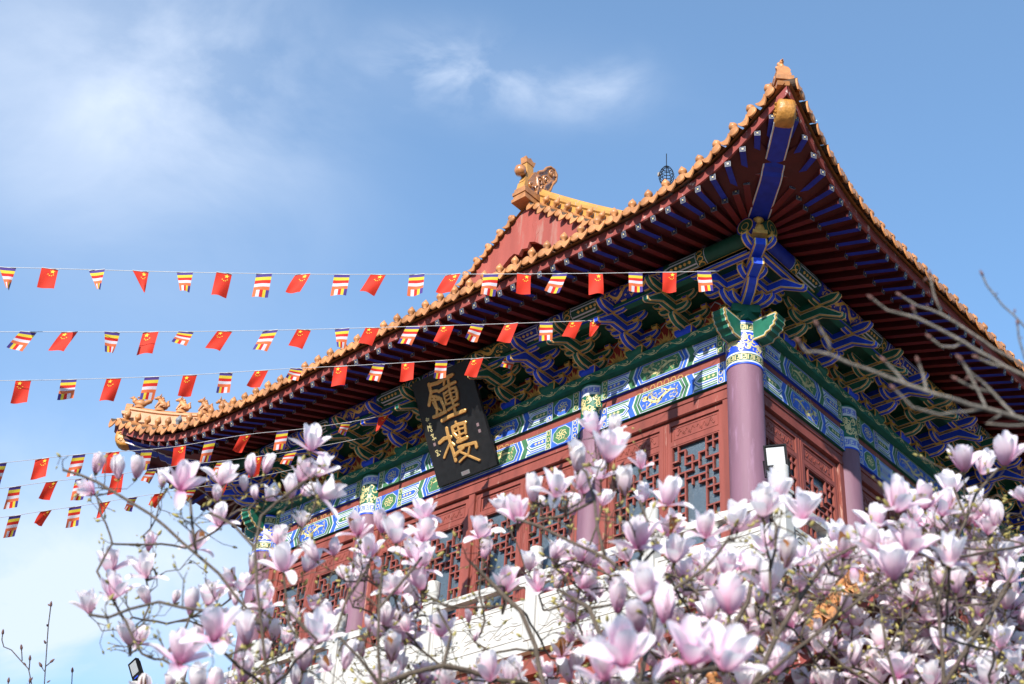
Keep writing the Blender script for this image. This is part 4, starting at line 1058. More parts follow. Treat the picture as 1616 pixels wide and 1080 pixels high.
# ---- hip ridges with their row of little beasts
def blob(mb, c, r, mat, X=V((1, 0, 0)), Y=V((0, 1, 0)), ZZ=Z, n=8):
    c = V(c); rows = []
    for i in range(1, 6):
        a = math.pi*i/6; rows.append([c + X*(r[0]*math.sin(a)*math.cos(2*math.pi*j/n)) + Y*(r[1]*math.sin(a)*math.sin(2*math.pi*j/n)) + ZZ*(r[2]*math.cos(a)) for j in range(n)])
    mb.grid(rows, mat, True, True); mb.face(rows[0], mat, True); mb.face(rows[-1], mat, True)
def beast(kind):
    """faces +x; seated on a little tile saddle"""
    mb = MB(); m = 'tile'; B = lambda *a: blob(mb, *a)
    mb.lathe([(.10, -.05), (.095, .0), (.07, .02)], (0, 0, 0), m, 12)
    if kind == 0:   # rider on a hen
        B((.0, 0, .08), (.13, .07, .07), m); B((.12, 0, .13), (.05, .04, .06), m); B((.16, 0, .18), (.035, .03, .035), m)
        mb.tube([(-.08, 0, .10), (-.17, 0, .16), (-.20, 0, .24)], [.05, .045, .01], m, 6)
        mb.tube([(.0, 0, .12), (.0, 0, .21), (.01, 0, .25)], [.05, .045, .03], m, 8); B((.015, 0, .285), (.032, .03, .038), m); mb.tube([(.0, .03, .2), (.07, .05, .17)], .018, m, 5); mb.tube([(.0, -.03, .2), (.07, -.05, .17)], .018, m, 5)
        mb.tube([(.18, 0, .18), (.23, 0, .165)], [.02, .004], m, 5)
    else:
        mb.tube([(-.07, 0, .05), (-.05, 0, .12), (.02, 0, .18), (.05, 0, .22)], [.07, .075, .055, .04], m, 8)
        for s in (-1, 1): mb.tube([(.04, s*.035, .14), (.07, s*.04, .07), (.085, s*.04, .015)], [.028, .02, .022], m, 6); mb.tube([(-.06, s*.05, .09), (.0, s*.065, .06), (.02, s*.06, .015)], [.04, .03, .024], m, 6)
        B((.075, 0, .25), (.055, .042, .042), m); B((.125, 0, .235), (.035, .028, .024), m)
        for s in (-1, 1): mb.tube([(.05, s*.03, .28), (.035, s*.04, .33)], [.018, .004], m, 5)
        mb.tube([(-.09, 0, .06), (-.14, 0, .12), (-.11, 0, .19), (-.13, 0, .23)], [.022, .03, .028, .006], m, 6)
        for k in range(4): B((.0-.02*k, 0, .255-.04*k), (.03, .03, .03), m)
    return mb
BM = {}
def hip_ridge(o, sx, sy, beasts=True, side=SS):
    D = V((sx, sy, 0)).normalized(); Pd = Z.cross(D); q2 = math.sqrt(2); O = V(o)
    TT = [(-.7, .42), (-.2, .22), (.4, .0), (.8, -.15), (1.0, -.21), (1.6, -.25), (2.16, -.20), (2.3, -.18)]
    ztop = lambda e: smooth_interp(TT, e)
    sec = [(-.09, -.42), (-.09, -.12), (-.115, -.10), (-.115, -.06), (-.08, -.04), (-.055, .0), (0, .018), (.055, 0), (.08, -.04), (.115, -.06), (.115, -.10), (.09, -.12), (.09, -.42)]
    mb = MB(); es = [-.7+.1*i for i in range(29)]; es = [e for e in es if e < 2.05]+[2.07]
    rows = [[O + D*(e*q2) + Z*(ztop(e)+b) + Pd*a for a, b in sec] for e in es]
    mb.grid(rows, 'tile', False); mb.face(rows[-1], 'tile')
    # end pieces: ledge tile, arched plate, tip tile
    f = lambda a, b, w: O + D*(a*q2) + Z*b + Pd*w
    mb.prism([(2.05, -.60), (2.19, -.58), (2.21, -.53), (2.05, -.50)], f, -.12, .12, 'tile')
    mb.prism([(2.05, -.50), (2.13, -.48), (2.13, -.42), (2.05, -.42)], f, -.10, .10, 'tile')
    mb.prism([(2.05, -.42), (2.16, -.42), (2.17, -.36), (2.05, -.35)], f, -.12, .12, 'tile')
    mb.prism([(-.085, -.35), (.085, -.35), (.10, -.28), (.085, -.245), (.092, -.21), (.06, -.165), (0, -.145), (-.06, -.165), (-.092, -.21), (-.085, -.245), (-.10, -.28)], lambda a, b, w: f(w, b, a), 2.05, 2.135, 'tile')
    ob = tpart(mb, 'hip_ridge')
    if beasts:
        for i, e in enumerate((1.97, 1.70, 1.42, 1.13, .84)):
            kd = 0 if i == 0 else 1
            mw = frame(O + D*(e*q2) + Z*(ztop(e)+.035), D, Pd, Z)
            sl = Matrix.Rotation(-.05 if e > 1 else .3, 4, 'Y')
            if kd not in BM: b = beast(kd).build('ridge_beast', ob); BM[kd] = b; b.matrix_local = mw @ sl
            else: dup(BM[kd], ob, mw @ sl)
    return ob
hip_ridge((0, 0, 0), 1, -1); hip_ridge((-Ls, 0, 0), -1, -1); hip_ridge((0, Ls, 0), 1, 1, False); hip_ridge((-Ls, Ls, 0), -1, 1, False)

# ================================================================== lower storey
mb = MB()
K0 = 1.32
for a, b, k, m in ((-6.95, -6.80, K0, 'stone'), (-7.22, -6.952, 1.22, 'red_paint'), (-7.52, -7.222, 1.12, 'red_paint'), (-8.3, -7.522, .92, 'dark_red')):
    mb.box2((-Ls-k, -k, a), (k, Ls+k, b), m)
tpart(mb, 'balcony_base')
mb = MB(); mb.box2((-Ls-.9, -.9, -14.6), (.9, Ls+.9, -8.302), 'red_wall'); mb.box2((-Ls-3.4, -3.4, -15.8), (3.4, Ls+3.4, -14.602), 'stone'); tpart(mb, 'lower_wall')
for i in range(5):
    for p in ((-Ls*i/4+.0, -2.6, 0), (2.6, Ls*i/4, 0)):
        mb = MB(); mb.lathe([(.26, -14.6), (.25, -9.2)], p, 'purple_column', 24); tpart(mb, 'column')
# lower roof, same sweep, further out
KL, ZLo = 1.62, -7.93
mb = MB(); tl = MB()
for S_, _ in sides:
    uu = [-2.22-KL + (Ls+4.44+2*KL)*i/NU for i in range(NU+1)]
    def eL(u): return max(-u, u-Ls)-KL
    kz = lambda u: (2.0+.22*max(0, min(1, (eL(u)+.6)/2.8))**2+KL, smooth_interp(ZE_T, eL(u))+ZLo)
    def row(dk, dz): return [S_.P(max(-(kz(u)[0]+dk), min(Ls+kz(u)[0]+dk, u)), kz(u)[0]+dk, kz(u)[1]+dz) for u in uu]
    mb.grid([row(0, 0), row(.012, .125)], 'fascia_red', False); mb.grid([row(-.03, 0), row(0, 0)], 'fascia_red', False)
    inner = [S_.P(max(-.95, min(Ls+.95, u)), .95, ZLo-.30) for u in uu]
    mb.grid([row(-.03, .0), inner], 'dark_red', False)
    rows = []
    for i in range(9):
        t = i/8; kin = .93
        rows.append([S_.P(max(-(kz(u)[0]+.05)*(1-t)-kin*t, min(Ls+(kz(u)[0]+.05)*(1-t)+kin*t, u)), (kz(u)[0]+.05)*(1-t)+kin*t, (kz(u)[1]+.155)*(1-t)**1.3+(-7.93-1.365+slope(2.7))*(1-(1-t)**1.3)) for u in uu])
    tl.grid(rows, 'tile', True)
lower = tpart(tl, 'lower_roof'); mb.build('lower_fascia', lower)
lt_me = None
for S_, m in ((SS, 9), (SE, 9)):
    for i in range(m):
        u = -2.08-KL+.303*i; h = .02
        def lp(u): k, z = 2.0+.22*max(0, min(1, (eo(u+KL)+.6)/2.8))**2+KL, smooth_interp(ZE_T, eo(u+KL))+ZLo; return k, z
        k, z = lp(u); p = S_.P(u, k+.13, z+.19); k2, z2 = lp(u+h); k1, z1 = lp(u-h)
        T = (S_.P(u+h, k2, z2)-S_.P(u-h, k1, z1)).normalized(); X = T if S_.X == S_.U else -T
        Y = (S_.N-X*S_.N.dot(X)).normalized(); mw = frame(p, X, Y, X.cross(Y))
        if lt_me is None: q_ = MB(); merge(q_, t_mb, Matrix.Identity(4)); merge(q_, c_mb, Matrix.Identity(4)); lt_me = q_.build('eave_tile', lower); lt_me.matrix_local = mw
        else: dup(lt_me, lower, mw)
def low_hip():
    D = V((1, -1, 0)).normalized(); Pd = Z.cross(D); q2 = math.sqrt(2); mb = MB()
    es = [1.0+.14*i for i in range(20)]; zt_ = lambda e: smooth_interp([(.9, -7.62), (1.6, -7.95), (2.4, -8.18), (3.2, -8.22), (3.8, -8.12)], e)
    sec = [(-.09, -.42), (-.09, -.12), (-.115, -.08), (-.055, .0), (.055, 0), (.115, -.08), (.09, -.12), (.09, -.42)]
    rows = [[D*(e*q2) + Z*(zt_(e)+b) + Pd*a for a, b in sec] for e in es]
    mb.grid(rows, 'tile', False); mb.face(rows[-1], 'tile'); ob = tpart(mb, 'hip_ridge')
    for i, e in enumerate((3.55, 3.25, 2.95, 2.65, 2.35)):
        dup(BM[0 if i == 0 else 1], ob, frame(D*(e*q2) + Z*(zt_(e)+.035), D, Pd, Z))
low_hip()

# ================================================================== things fixed to the tower
# white stone balustrade
bal = tag(empty('stone_balustrade', (0, 0, FLOOR)), 'white carved stone balustrade running round the balcony below the red doors', 'balustrade')
BM_ = Matrix.Translation((0, 0, -FLOOR))
def bpart(mb, n, p=None):
    o = mb.build(n, p or bal)
    if p is None: o.matrix_local = BM_
    return o
KB = 1.25; PU = [-KB+1.886*i for i in range(7)]+[Ls+KB]
post_m = None
for S_ in (SS, SE, SW):
    for i, u in enumerate(PU):
        if S_ is not SS and i == 0: continue
        if S_ is SW and i > 3: continue
        p = S_.P(u, KB, 0)
        if post_m is None:
            mb = MB(); mb.box2((-.085, -.085, -6.80), (.085, .085, -5.84), 'stone'); mb.box2((-.10, -.10, -5.84), (.10, .10, -5.80), 'stone')
            mb.lathe([(.06, -5.80), (.05, -5.775), (.085, -5.755), (.09, -5.735), (.07, -5.72), (.085, -5.70)]+[(.088+.006*(j % 2), -5.69+.2*j/13) for j in range(14)]+[(.08, -5.48), (.05, -5.468), (0, -5.465)], (0, 0, 0), 'stone', 20)
            post_m = mb.build('post', bal); post_m.matrix_local = BM_ @ Matrix.Translation(p)
        else: dup(post_m, bal, BM_ @ Matrix.Translation(p))
    for i in range(len(PU)-1):
        if S_ is SW and i > 3: continue
        a, b = PU[i]+.088, PU[i+1]-.088; m = (a+b)/2
        mb = MB(); mb.box2(S_.P(a, KB-.06, -5.965), S_.P(b, KB+.06, -5.862), 'stone')
        for sg in (-1, 1):  # curved brackets under the rail
            e = a if sg < 0 else b
            mb.prism([(0, 0), (.16, 0), (.13, -.03), (.05, -.05), (0, -.12)], lambda x, y, w: S_.P(e-sg*x, KB+w, -5.966+y), -.05, .05, 'stone')
        bpart(mb, 'rail')
        mb = MB(); mb.lathe([(.055, -6.2), (.06, -6.17), (.035, -6.15), (.062, -6.09), (.05, -6.04), (.03, -6.02), (.07, -5.985), (.095, -5.968)], S_.P(m, KB, 0), 'stone', 14); bpart(mb, 'baluster')
        mb = MB(); mb.box2(S_.P(a, KB-.05, -6.798), S_.P(b, KB+.05, -6.2), 'stone')
        f = S_.fm(KB+.05, -6.798, 0)
        for x0, x1, y0, y1 in ((a+.04, b-.04, .05, .062), (a+.04, b-.04, .538, .55), (a+.04, a+.052, .062, .538), (b-.052, b-.04, .062, .538)): mb.box2(f(x0, y0, 0), f(x1, y1, .010), 'stone')
        r = random.Random(i*5+len(S_.o))
        if S_ is not SW:
            for j in range(46):
                x = r.uniform(a+.12, b-.12); y = r.uniform(.10, .5); q = r.uniform(.05, .13); th = r.uniform(-.7, .7); cu = r.uniform(-2.2, 2.2)
                mb.tube([f(x+q*(t/7-.5)*2*math.cos(th)-q*.4*math.sin(cu*t/7*2)*math.sin(th), max(.07, min(.53, y+q*(t/7-.5)*2*math.sin(th)+q*.4*math.sin(cu*t/7*2))), .002) for t in range(8)], [.004, .008, .009, .009, .009, .008, .006, .003], 'stone', 5)
        bpart(mb, 'panel')

# hanging plaque with two carved gilt characters
pl_o = V((RX, -.177, -3.09)); PU_ = V((1, 0, 0)); PV = V((0, -.829, 1.51)).normalized(); PN = PU_.cross(PV)
PH, PW = 1.72, 1.24
plq = tag(empty('hanging_plaque', pl_o), 'tilted black board with two gold carved characters hanging under the front eave', 'plaque')
PQ = Matrix.Translation(-pl_o)
def ppart(mb, n, p=None):
    o = mb.build(n, p or plq)
    if p is None: o.matrix_local = PQ
    return o
pf = plane(pl_o, PU_, PV, PN)
mb = MB(); mb.box(pf(0, PH/2, -.03), (PW/2, PH/2, .03), 'plaque_black', PU_, PV, PN)
board = ppart(mb, 'board')
for x in (-.4, .4):
    mb = MB(); mb.box(pf(x, PH*.8, -.12), (.03, .2, .06), 'plaque_black', PU_, PV, PN); ppart(mb, 'hanger_block')
    mb = MB(); mb.beam(pf(x, PH-.1, -.1), V((RX+x, -.05, -1.7)), .04, .04, 'black_metal'); ppart(mb, 'hanger_rod')
C1=[([(-0.26,1.598),(-0.266,1.447),(-0.371,1.283)],0.06),([(-0.266,1.582),(-0.095,1.561),(0.051,1.574),(0.217,1.581)],0.064),([(-0.247,1.467),(-0.135,1.448),(-0.098,1.418)],0.051),([(-0.283,1.398),(-0.187,1.367),(-0.102,1.307)],0.051),([(-0.292,1.338),(-0.183,1.311),(-0.085,1.288)],0.034),([(-0.235,1.364),(-0.223,1.198),(-0.262,1.086)],0.047),([(-0.277,1.297),(-0.249,1.189)],0.034),([(-0.104,1.267),(-0.08,1.17),(-0.087,1.083)],0.053),([(-0.337,1.074),(-0.22,1.072),(-0.076,1.079)],0.06),([(-0.223,1.198),(-0.155,1.123)],0.032),([(0.138,1.59),(0.254,1.586)],0.051),([(0.146,1.578),(0.133,1.475),(0.115,1.356),(0.112,1.25),(0.115,1.124),(0.112,1.018)],0.05),([(-0.061,1.423),(0.101,1.45),(0.266,1.457)],0.053),([(0.072,1.567),(0.03,1.483)],0.038),([(-0.012,1.362),(-0.019,1.275),(-0.016,1.185)],0.038),([(-0.004,1.351),(0.147,1.381),(0.238,1.377)],0.041),([(0.238,1.377),(0.244,1.295),(0.221,1.196),(0.147,1.185)],0.05),([(0.003,1.304),(0.124,1.317),(0.216,1.313)],0.027),([(0.004,1.241),(0.102,1.253),(0.191,1.242)],0.024),([(-0.019,1.177),(0.076,1.181)],0.034),([(-0.015,1.086),(0.096,1.104),(0.203,1.113)],0.047),([(-0.187,0.963),(0.006,0.981),(0.19,0.976),(0.304,0.974)],0.062)]
C2=[([(-0.148,0.826),(-0.153,0.712),(-0.151,0.587),(-0.138,0.423),(-0.138,0.291)],0.056),([(-0.362,0.652),(-0.244,0.687),(-0.109,0.671)],0.062),([(-0.167,0.574),(-0.269,0.481),(-0.343,0.406)],0.044),([(-0.119,0.577),(-0.083,0.53)],0.043),([(-0.027,0.805),(-0.037,0.711),(0.021,0.613)],0.058),([(0.064,0.865),(0.054,0.806)],0.038),([(-0.017,0.802),(0.091,0.812),(0.247,0.797)],0.058),([(0.237,0.801),(0.219,0.718),(0.202,0.636)],0.044),([(0.088,0.804),(0.08,0.683),(0.064,0.538)],0.036),([(0.003,0.725),(0.121,0.732),(0.222,0.726)],0.031),([(0.009,0.643),(0.127,0.65),(0.207,0.652)],0.032),([(0.002,0.557),(0.106,0.56),(0.2,0.566)],0.064),([(-0.006,0.471),(0.096,0.466),(0.229,0.452),(0.34,0.444),(0.335,0.366)],0.053),([(0.088,0.442),(-0.081,0.388),(-0.124,0.366)],0.056),([(-0.007,0.401),(0.111,0.312),(0.239,0.221),(0.32,0.162)],0.036),([(0.202,0.407),(0.148,0.319),(0.032,0.284),(-0.06,0.25)],0.036)]
C3=[[(-0.519,1.099),(-0.447,1.084)],[(-0.492,1.115),(-0.505,1.044)],[(-0.45,1.093),(-0.47,1.05)],[(-0.527,1.076),(-0.475,1.068)],[(-0.483,1.013),(-0.434,0.997)],[(-0.464,1.006),(-0.477,0.936)],[(-0.519,0.991),(-0.526,0.893)],[(-0.509,0.971),(-0.427,0.953)],[(-0.511,0.951),(-0.439,0.936)],[(-0.47,0.925),(-0.436,0.881)],[(-0.491,0.898),(-0.457,0.867)],[(-0.507,0.821),(-0.44,0.824)],[(-0.479,0.837),(-0.478,0.778)],[(-0.445,0.826),(-0.473,0.777)],[(-0.496,0.743),(-0.409,0.757)],[(-0.455,0.78),(-0.459,0.723)],[(-0.451,0.762),(-0.41,0.737)],[(-0.502,0.554),(-0.444,0.562)],[(-0.494,0.544),(-0.421,0.472)],[(-0.437,0.551),(-0.488,0.468)],[(-0.488,0.468),(-0.419,0.48)],[(-0.41,0.535),(-0.388,0.52)]]
def dense(p):
    out = []
    for a, b in zip(p, p[1:]): out += [(a[0]+(b[0]-a[0])*t/3, a[1]+(b[1]-a[1])*t/3) for t in range(3)]
    return out+[p[-1]]
for C in (C1, C2):
    mb = MB()
    for i, (p, w) in enumerate(C): mb.relief(pf, dense(p), w, .022+.0006*i, 'lettering_gold')
    ppart(mb, 'carved_character')
mb = MB()
for i, p in enumerate(C3): mb.ribbon(pf, p, .013, .0015+.0004*(i % 4), 'pale_gold', False)
ppart(mb, 'signature')
mb = MB()
for x, y in ((-.475, .662), (.462, .694), (.465, .592)): mb.box(pf(x, y, .001), (.024, .026, .002), 'seal', PU_, PV, PN)
ppart(mb, 'seal_mark')
mb = MB(); mb.box(pf(-.015, .062, .002), (.085, .032, .004), 'tag_grey', PU_, PV, PN)
for k in range(3): mb.box(pf(-.015, .045+.017*k, .0065), (.06, .003, .0006), 'seal', PU_, PV, PN)
ppart(mb, 'metal_label')

# floodlights
def floodlight(base, face, w, h, label, tilt=0):
    """base: the bolt on its support; face: direction the lamp looks"""
    o = tag(empty('floodlight', base), label, 'floodlight', 'floodlights on the balcony'); N_ = V(face).normalized(); X = Z.cross(N_).normalized(); X = (X*math.cos(tilt) + N_.cross(X)*math.sin(tilt)).normalized(); Y = N_.cross(X)
    c = V((0, 0, 0)) + Z*.05 + Y*(h/2)
    f = plane(c, X, Y, N_)
    mb = MB(); mb.box(f(0, 0, -.03), (w/2, h/2, .03), 'black_metal', X, Y, N_)
    for x0, x1, y0, y1 in ((-w/2, w/2, h/2-.02, h/2), (-w/2, w/2, -h/2, -h/2+.02), (-w/2, -w/2+.02, -h/2+.02, h/2-.02), (w/2-.02, w/2, -h/2+.02, h/2-.02)): mb.box(f((x0+x1)/2, (y0+y1)/2, .008), ((x1-x0)/2, (y1-y0)/2, .0079), 'black_metal', X, Y, N_)
    for k in range(7): mb.box(f(-w*.4+w*.8*k/6, 0, -.075), (.006, h*.42, .016), 'black_metal', X, Y, N_)
    mb.build('housing', o)
    y0 = -h*.26
    mb = MB(); mb.box(f(0, .065*h+.01, .004), (w*.385, h*.315, .0035), 'led_face', X, Y, N_)
    for i in range(8):
        for j in range(8): mb.box(f(-w*.33+w*.66*i/7, .065*h+.01-h*.26+h*.52*j/7, .0085), (.010, .007, .001), 'led_dot', X, Y, N_)
    mb.build('led_panel', o)
    mb = MB(); mb.box(f(.0, -h*.40, .0045), (w*.17, .008, .001), 'blue', X, Y, N_); mb.disc(f, (-w*.24, -h*.40), .012, .0045, 'blue', 8); mb.build('maker_mark', o)
    mb = MB(); mb.tube([f(-w/2-.012, 0, -.03), f(-w/2-.012, -h/2-.02, -.05), f(w/2+.012, -h/2-.02, -.05), f(w/2+.012, 0, -.03)], .011, 'black_metal', 6); mb.tube([(0, 0, -.02), f(0, -h/2-.02, -.05)], .018, 'black_metal', 8); mb.build('mounting_arm', o)
    return o
floodlight((1.13, -1.13, -5.52), (0.50, -0.85, -0.06), .275, .37, 'black LED floodlight with a white lamp face beside the purple corner column', R(3))
floodlight((-Ls-1.25, -1.25, -5.46), (0.10, -0.95, -0.15), .20, .36, 'small black floodlight at the far left end of the balcony, low against the sky', R(27))

# wire cage on the roof
wc = tag(empty('wire_cage', (-.46, -1.18, -.50)), 'black spiral wire cage with a spike standing on the orange roof behind the eave', 'lightning rod')
mb = MB(); mb.tube([(0, 0, -.42), (0, 0, .90)], .006, 'black_metal', 6); mb.build('spike', wc)
def cage_r(t): return .008+.105*math.sin(math.pi*t)**.8
mb = MB(); pts = [(cage_r(t/120)*math.cos(t*.45), cage_r(t/120)*math.sin(t*.45), .26+.40*t/120) for t in range(121)]; mb.tube(pts, .0045, 'black_metal', 5)
for k in range(4):
    a = k*math.pi/2; mb.tube([(cage_r(t/10)*math.cos(a), cage_r(t/10)*math.sin(a), .26+.40*t/10) for t in range(11)], .005, 'black_metal', 5)
mb.build('wire_spiral', wc)
mb = MB(); mb.box((-.12, -.02, .55), (.018, .012, .03), 'mortar'); mb.build('clip', wc)

# ================================================================== BUNTING
STRINGS = [
 ('string of small flags highest in the sky, ending at the corner bracket', 17.6, 20.0, [(-260, 417), (0, 422), (150, 426), (300, 430), (500, 433), (700, 433), (900, 432), (1040, 430), (1135, 428)], 1,
  '12Bf 79R 153Bf 222Rt 292Bg 354R 417B 478Rs 540B 597Rs 658B 715Rs 775B 827R 884Bs 940R 1003B 1057R 1111B'),
 ('string of small flags second from the top, ending under the right half of the eave', 17.4, 21.2, [(-260, 527), (0, 524), (250, 524), (450, 521), (600, 517), (800, 511), (965, 505)], 0,
  '45Bs 110Rs 177Bu 238R 294Bk 355Rs 427Bs 480Rs 540Bg 588Rs 652Bs 706Rs 754Bs 807Rs 862B 909Rs 942Rw'),
 ('string of small flags passing in front of the black plaque', 17.2, 22.3, [(-260, 602), (0, 601), (150, 598), (300, 592), (440, 583), (560, 577), (650, 572), (750, 566), (825, 562)], 0,
  '37R 109B 180R 240B 300R 357B 413Rs 468Bk 538R 598Bs 644R 697B 753Rs 806Bk'),
 ('string of small flags sloping up past the left corner of the eave to the brackets', 17.2, 23.8, [(-260, 752), (0, 731), (130, 717), (230, 710), (284, 704), (390, 686), (470, 678), (547, 667), (612, 655)], 1,
  '1B 67R 125B 178R 232B 284R 332B 388Rs 446B 496R 547Bk 606Rw'),
 ('string of small flags second from the bottom, going behind the magnolia blossoms', 17.2, 24.2, [(-260, 796), (0, 771), (82, 760), (160, 752), (284, 735), (382, 724), (480, 709), (580, 690)], 1,
  '24B 82Rs 130B 186R 240Bk 300R 352Bk 405R 460Bk'),
 ('lowest string of small flags, low at the left over the pale cloud', 17.2, 24.6, [(-260, 842), (0, 817), (73, 806), (130, 798), (210, 785), (300, 771), (420, 750), (520, 728)], 1,
  '24B 73Rk 119B 166Rw 210Bk 252Rk 304Bk 352Rk'),
]
def star_loop(r):
    return [((r if k % 2 == 0 else r*.40)*math.sin(k*math.pi/5), (r if k % 2 == 0 else r*.40)*math.cos(k*math.pi/5)) for k in range(10)]
for si, (label, d0, d1, poly, right, spec) in enumerate(STRINGS):
    x0, x1 = poly[0][0], poly[-1][0]
    def cp(x):
        y = smooth_interp(poly, x); t = (x-x0)/(x1-x0)
        return at(x, y, d0+(d1-d0)*t)
    root = tag(empty('bunting', cp(poly[1][0])), label, 'bunting', 'flag strings across the sky'); off = Matrix.Translation(-root.location)
    mb = MB(); mb.tube([cp(x0+(x1-x0)*i/60) for i in range(61)], .0042, 'cord', 5); mb.build('cord', root).matrix_local = off
    r = random.Random(si*11+3)
    for it in spec.split():
        k = 0
        while it[k].isdigit(): k += 1
        x = int(it[:k]); typ = it[k]; md = it[k+1:]
        p = cp(x); Dx = (cp(x+6)-cp(x-6)).normalized()
        Nn = Dx.cross(Z).normalized()
        yawf = r.uniform(-.25, .25)
        Dd = (Dx*math.cos(yawf) + Nn*math.sin(yawf)); Nd = Dd.cross(Z).normalized()
        w, h = .200, .330*r.uniform(.95, 1.06); sk = r.uniform(-.06, .06); hs = 1.0; fl = 0; fr_ = 0; lift = 0
        if 's' in md: sk = -.28*r.uniform(.8, 1.2); hs = .86; lift = .12
        if 'k' in md: sk = -.20; hs = .62; lift = .2
        if 'f' in md: fl = .85
        if 't' in md: fl = .95
        if 'g' in md: fl = .45
        if 'w' in md: fl = -.75; hs = .8
        if 'u' in md: fl = .25; fr_ = .3
        if 'f' in md or 'g' in md: p = p + Dd*0.0
        ph = r.uniform(0, 6); amp = r.uniform(.010, .030)
        def pos(u, v, o=0.0):
            q = 1-v; xx = (u-.5)*w + sk*q*h
            if fl > 0: xx += fl*q*(1-u)*w*1.0
            if fl < 0: xx += fl*q*u*w
            if fr_: xx -= fr_*q*q*max(0, u-.5)*w*1.4
            dn = q*h*hs*(1+lift*(u-.5)*1.6)
            wv = amp*q*math.sin(ph+u*4.2+q*2.2) + (.05*q*(1-u) if fl > 0 else .03*q*math.sin(ph))
            return p + Dd*xx - Z*(dn+.004) + Nd*(wv+o)
        mb = MB(); nx, ny = 7, 8
        rows = [[pos(i/nx, 1-j/ny) for i in range(nx+1)] for j in range(ny+1)]
        uvs = [(i/nx, 1-j/ny) for j in range(ny+1) for i in range(nx+1)]
        if not right: uvs = [(1-a, b) for a, b in uvs]
        mb.grid(rows, 'flag_red' if typ == 'R' else 'striped_flag', True, False, uvs)
        top = [pos(i/nx, 1) for i in range(nx+1)]; mb.tube(top, .006, 'cord', 5, True)
        o = mb.build('red_flag' if typ == 'R' else 'striped_flag', root); o.matrix_local = off
        if typ == 'R':
            sm = MB(); sgn = 1 if right else -1
            for (cu, cv, rr) in ((.20, .865, .034), (-.04, .72, .011), (.06, .66, .011), (.18, .655, .011), (.28, .71, .011)):
                for o_ in (-.004, .004): sm.face([pos(.5+sgn*(cu + a/w), cv + b/h, o_) for a, b in star_loop(rr)], 'star')
            sm.build('star', o)

# ================================================================== MAGNOLIAS
def make_blossom(kind, seed):
    r = random.Random(seed); mb = MB()
    whorls = {'C': [(3, 46, -20, .96, .28), (3, 40, -17, 1.0, .29), (3, 30, -12, .96, .26)],
              'O': [(3, 56, 24, .96, .255), (3, 44, 0, 1.0, .275), (3, 30, -10, .98, .26)],
              'W': [(3, 70, 66, .96, .235), (3, 54, 22, 1.0, .26), (3, 34, -4, 1.0, .26)],
              'B': [(3, 34, -16, .98, .20), (3, 30, -14, 1.0, .20)]}[kind]
    for wi, (n, a0, a1, ln, wd) in enumerate(whorls):
        for k in range(n):
            az_ = 2*math.pi*(k/n + wi/(2*n)) + r.uniform(-.22, .22)
            b0 = R(a0 + r.uniform(-12, 12)); b1 = R(a1 + r.uniform(-16, 26) + (r.choice((0, 0, 45)) if kind in 'OW' and wi == 0 else 0))
            L_ = ln*r.uniform(.84, 1.08); W_ = wd*r.uniform(.9, 1.12)*L_
            er = V((math.cos(az_), math.sin(az_), 0)); et = V((-math.sin(az_), math.cos(az_), 0)); tw = r.uniform(-.15, .15)
            nt, nw = 8, 6; p = V((0, 0, 0)) + er*.02; rows = []; uvs = []; curl = r.uniform(-.25, .5)
            for i in range(nt+1):
                t = i/nt; a = b0+(b1-b0)*min(1, t*1.25) + (curl*(t-.75)*3 if t > .75 else 0)
                d = er*math.sin(a) + Z*math.cos(a); nin = Z*math.sin(a) - er*math.cos(a)
                if i: p = p + d*(L_/nt)
                tt = t**.82
                w = W_*((.30+.70*math.sin(math.pi/2*t/.62)) if t < .62 else math.sqrt(max(0, 1-((t-.62)/.395)**2.4)))
                row = []
                for j in range(nw+1):
                    s_ = (j/nw-.5)*2; x = s_*w
                    cup = (x*x)/(.56*L_)*1.15
                    rip = .014*math.sin(s_*5+az_*3+t*4)*t
                    row.append(p + (et*math.cos(tw)+nin*math.sin(tw))*x*(1-.10*s_*s_) + nin*(cup+rip)); uvs.append((j/nw, t))
                rows.append(row)
            wil = r.random() < .012
            mb.grid(rows, 'wilted' if wil else 'petal', True, False, uvs)
    mb.lathe([(.0, -.10), (.035, -.09), (.05, -.03), (.06, .01), (.02, .05)], (0, 0, 0), 'calyx', 8)
    if r.random() < .5: mb.grid([[V((.05, -.02, -.02)), V((.05, .02, -.02))], [V((.10, -.035, .06)), V((.10, .035, .06))], [V((.12, -.005, .14)), V((.12, .005, .14))]], 'calyx', True)
    return mb
BLOOM = {k: [] for k in 'COWB'}
def bloom_data(kind, i):
    L_ = BLOOM[kind]; n = {'C': 8, 'O': 12, 'W': 10, 'B': 3}[kind]; i %= n
    while len(L_) <= i:
        o = make_blossom(kind, len(L_)*17+ord(kind)).build('blossom_shape'); L_.append(o.data); bpy.data.objects.remove(o)
    return L_[i]

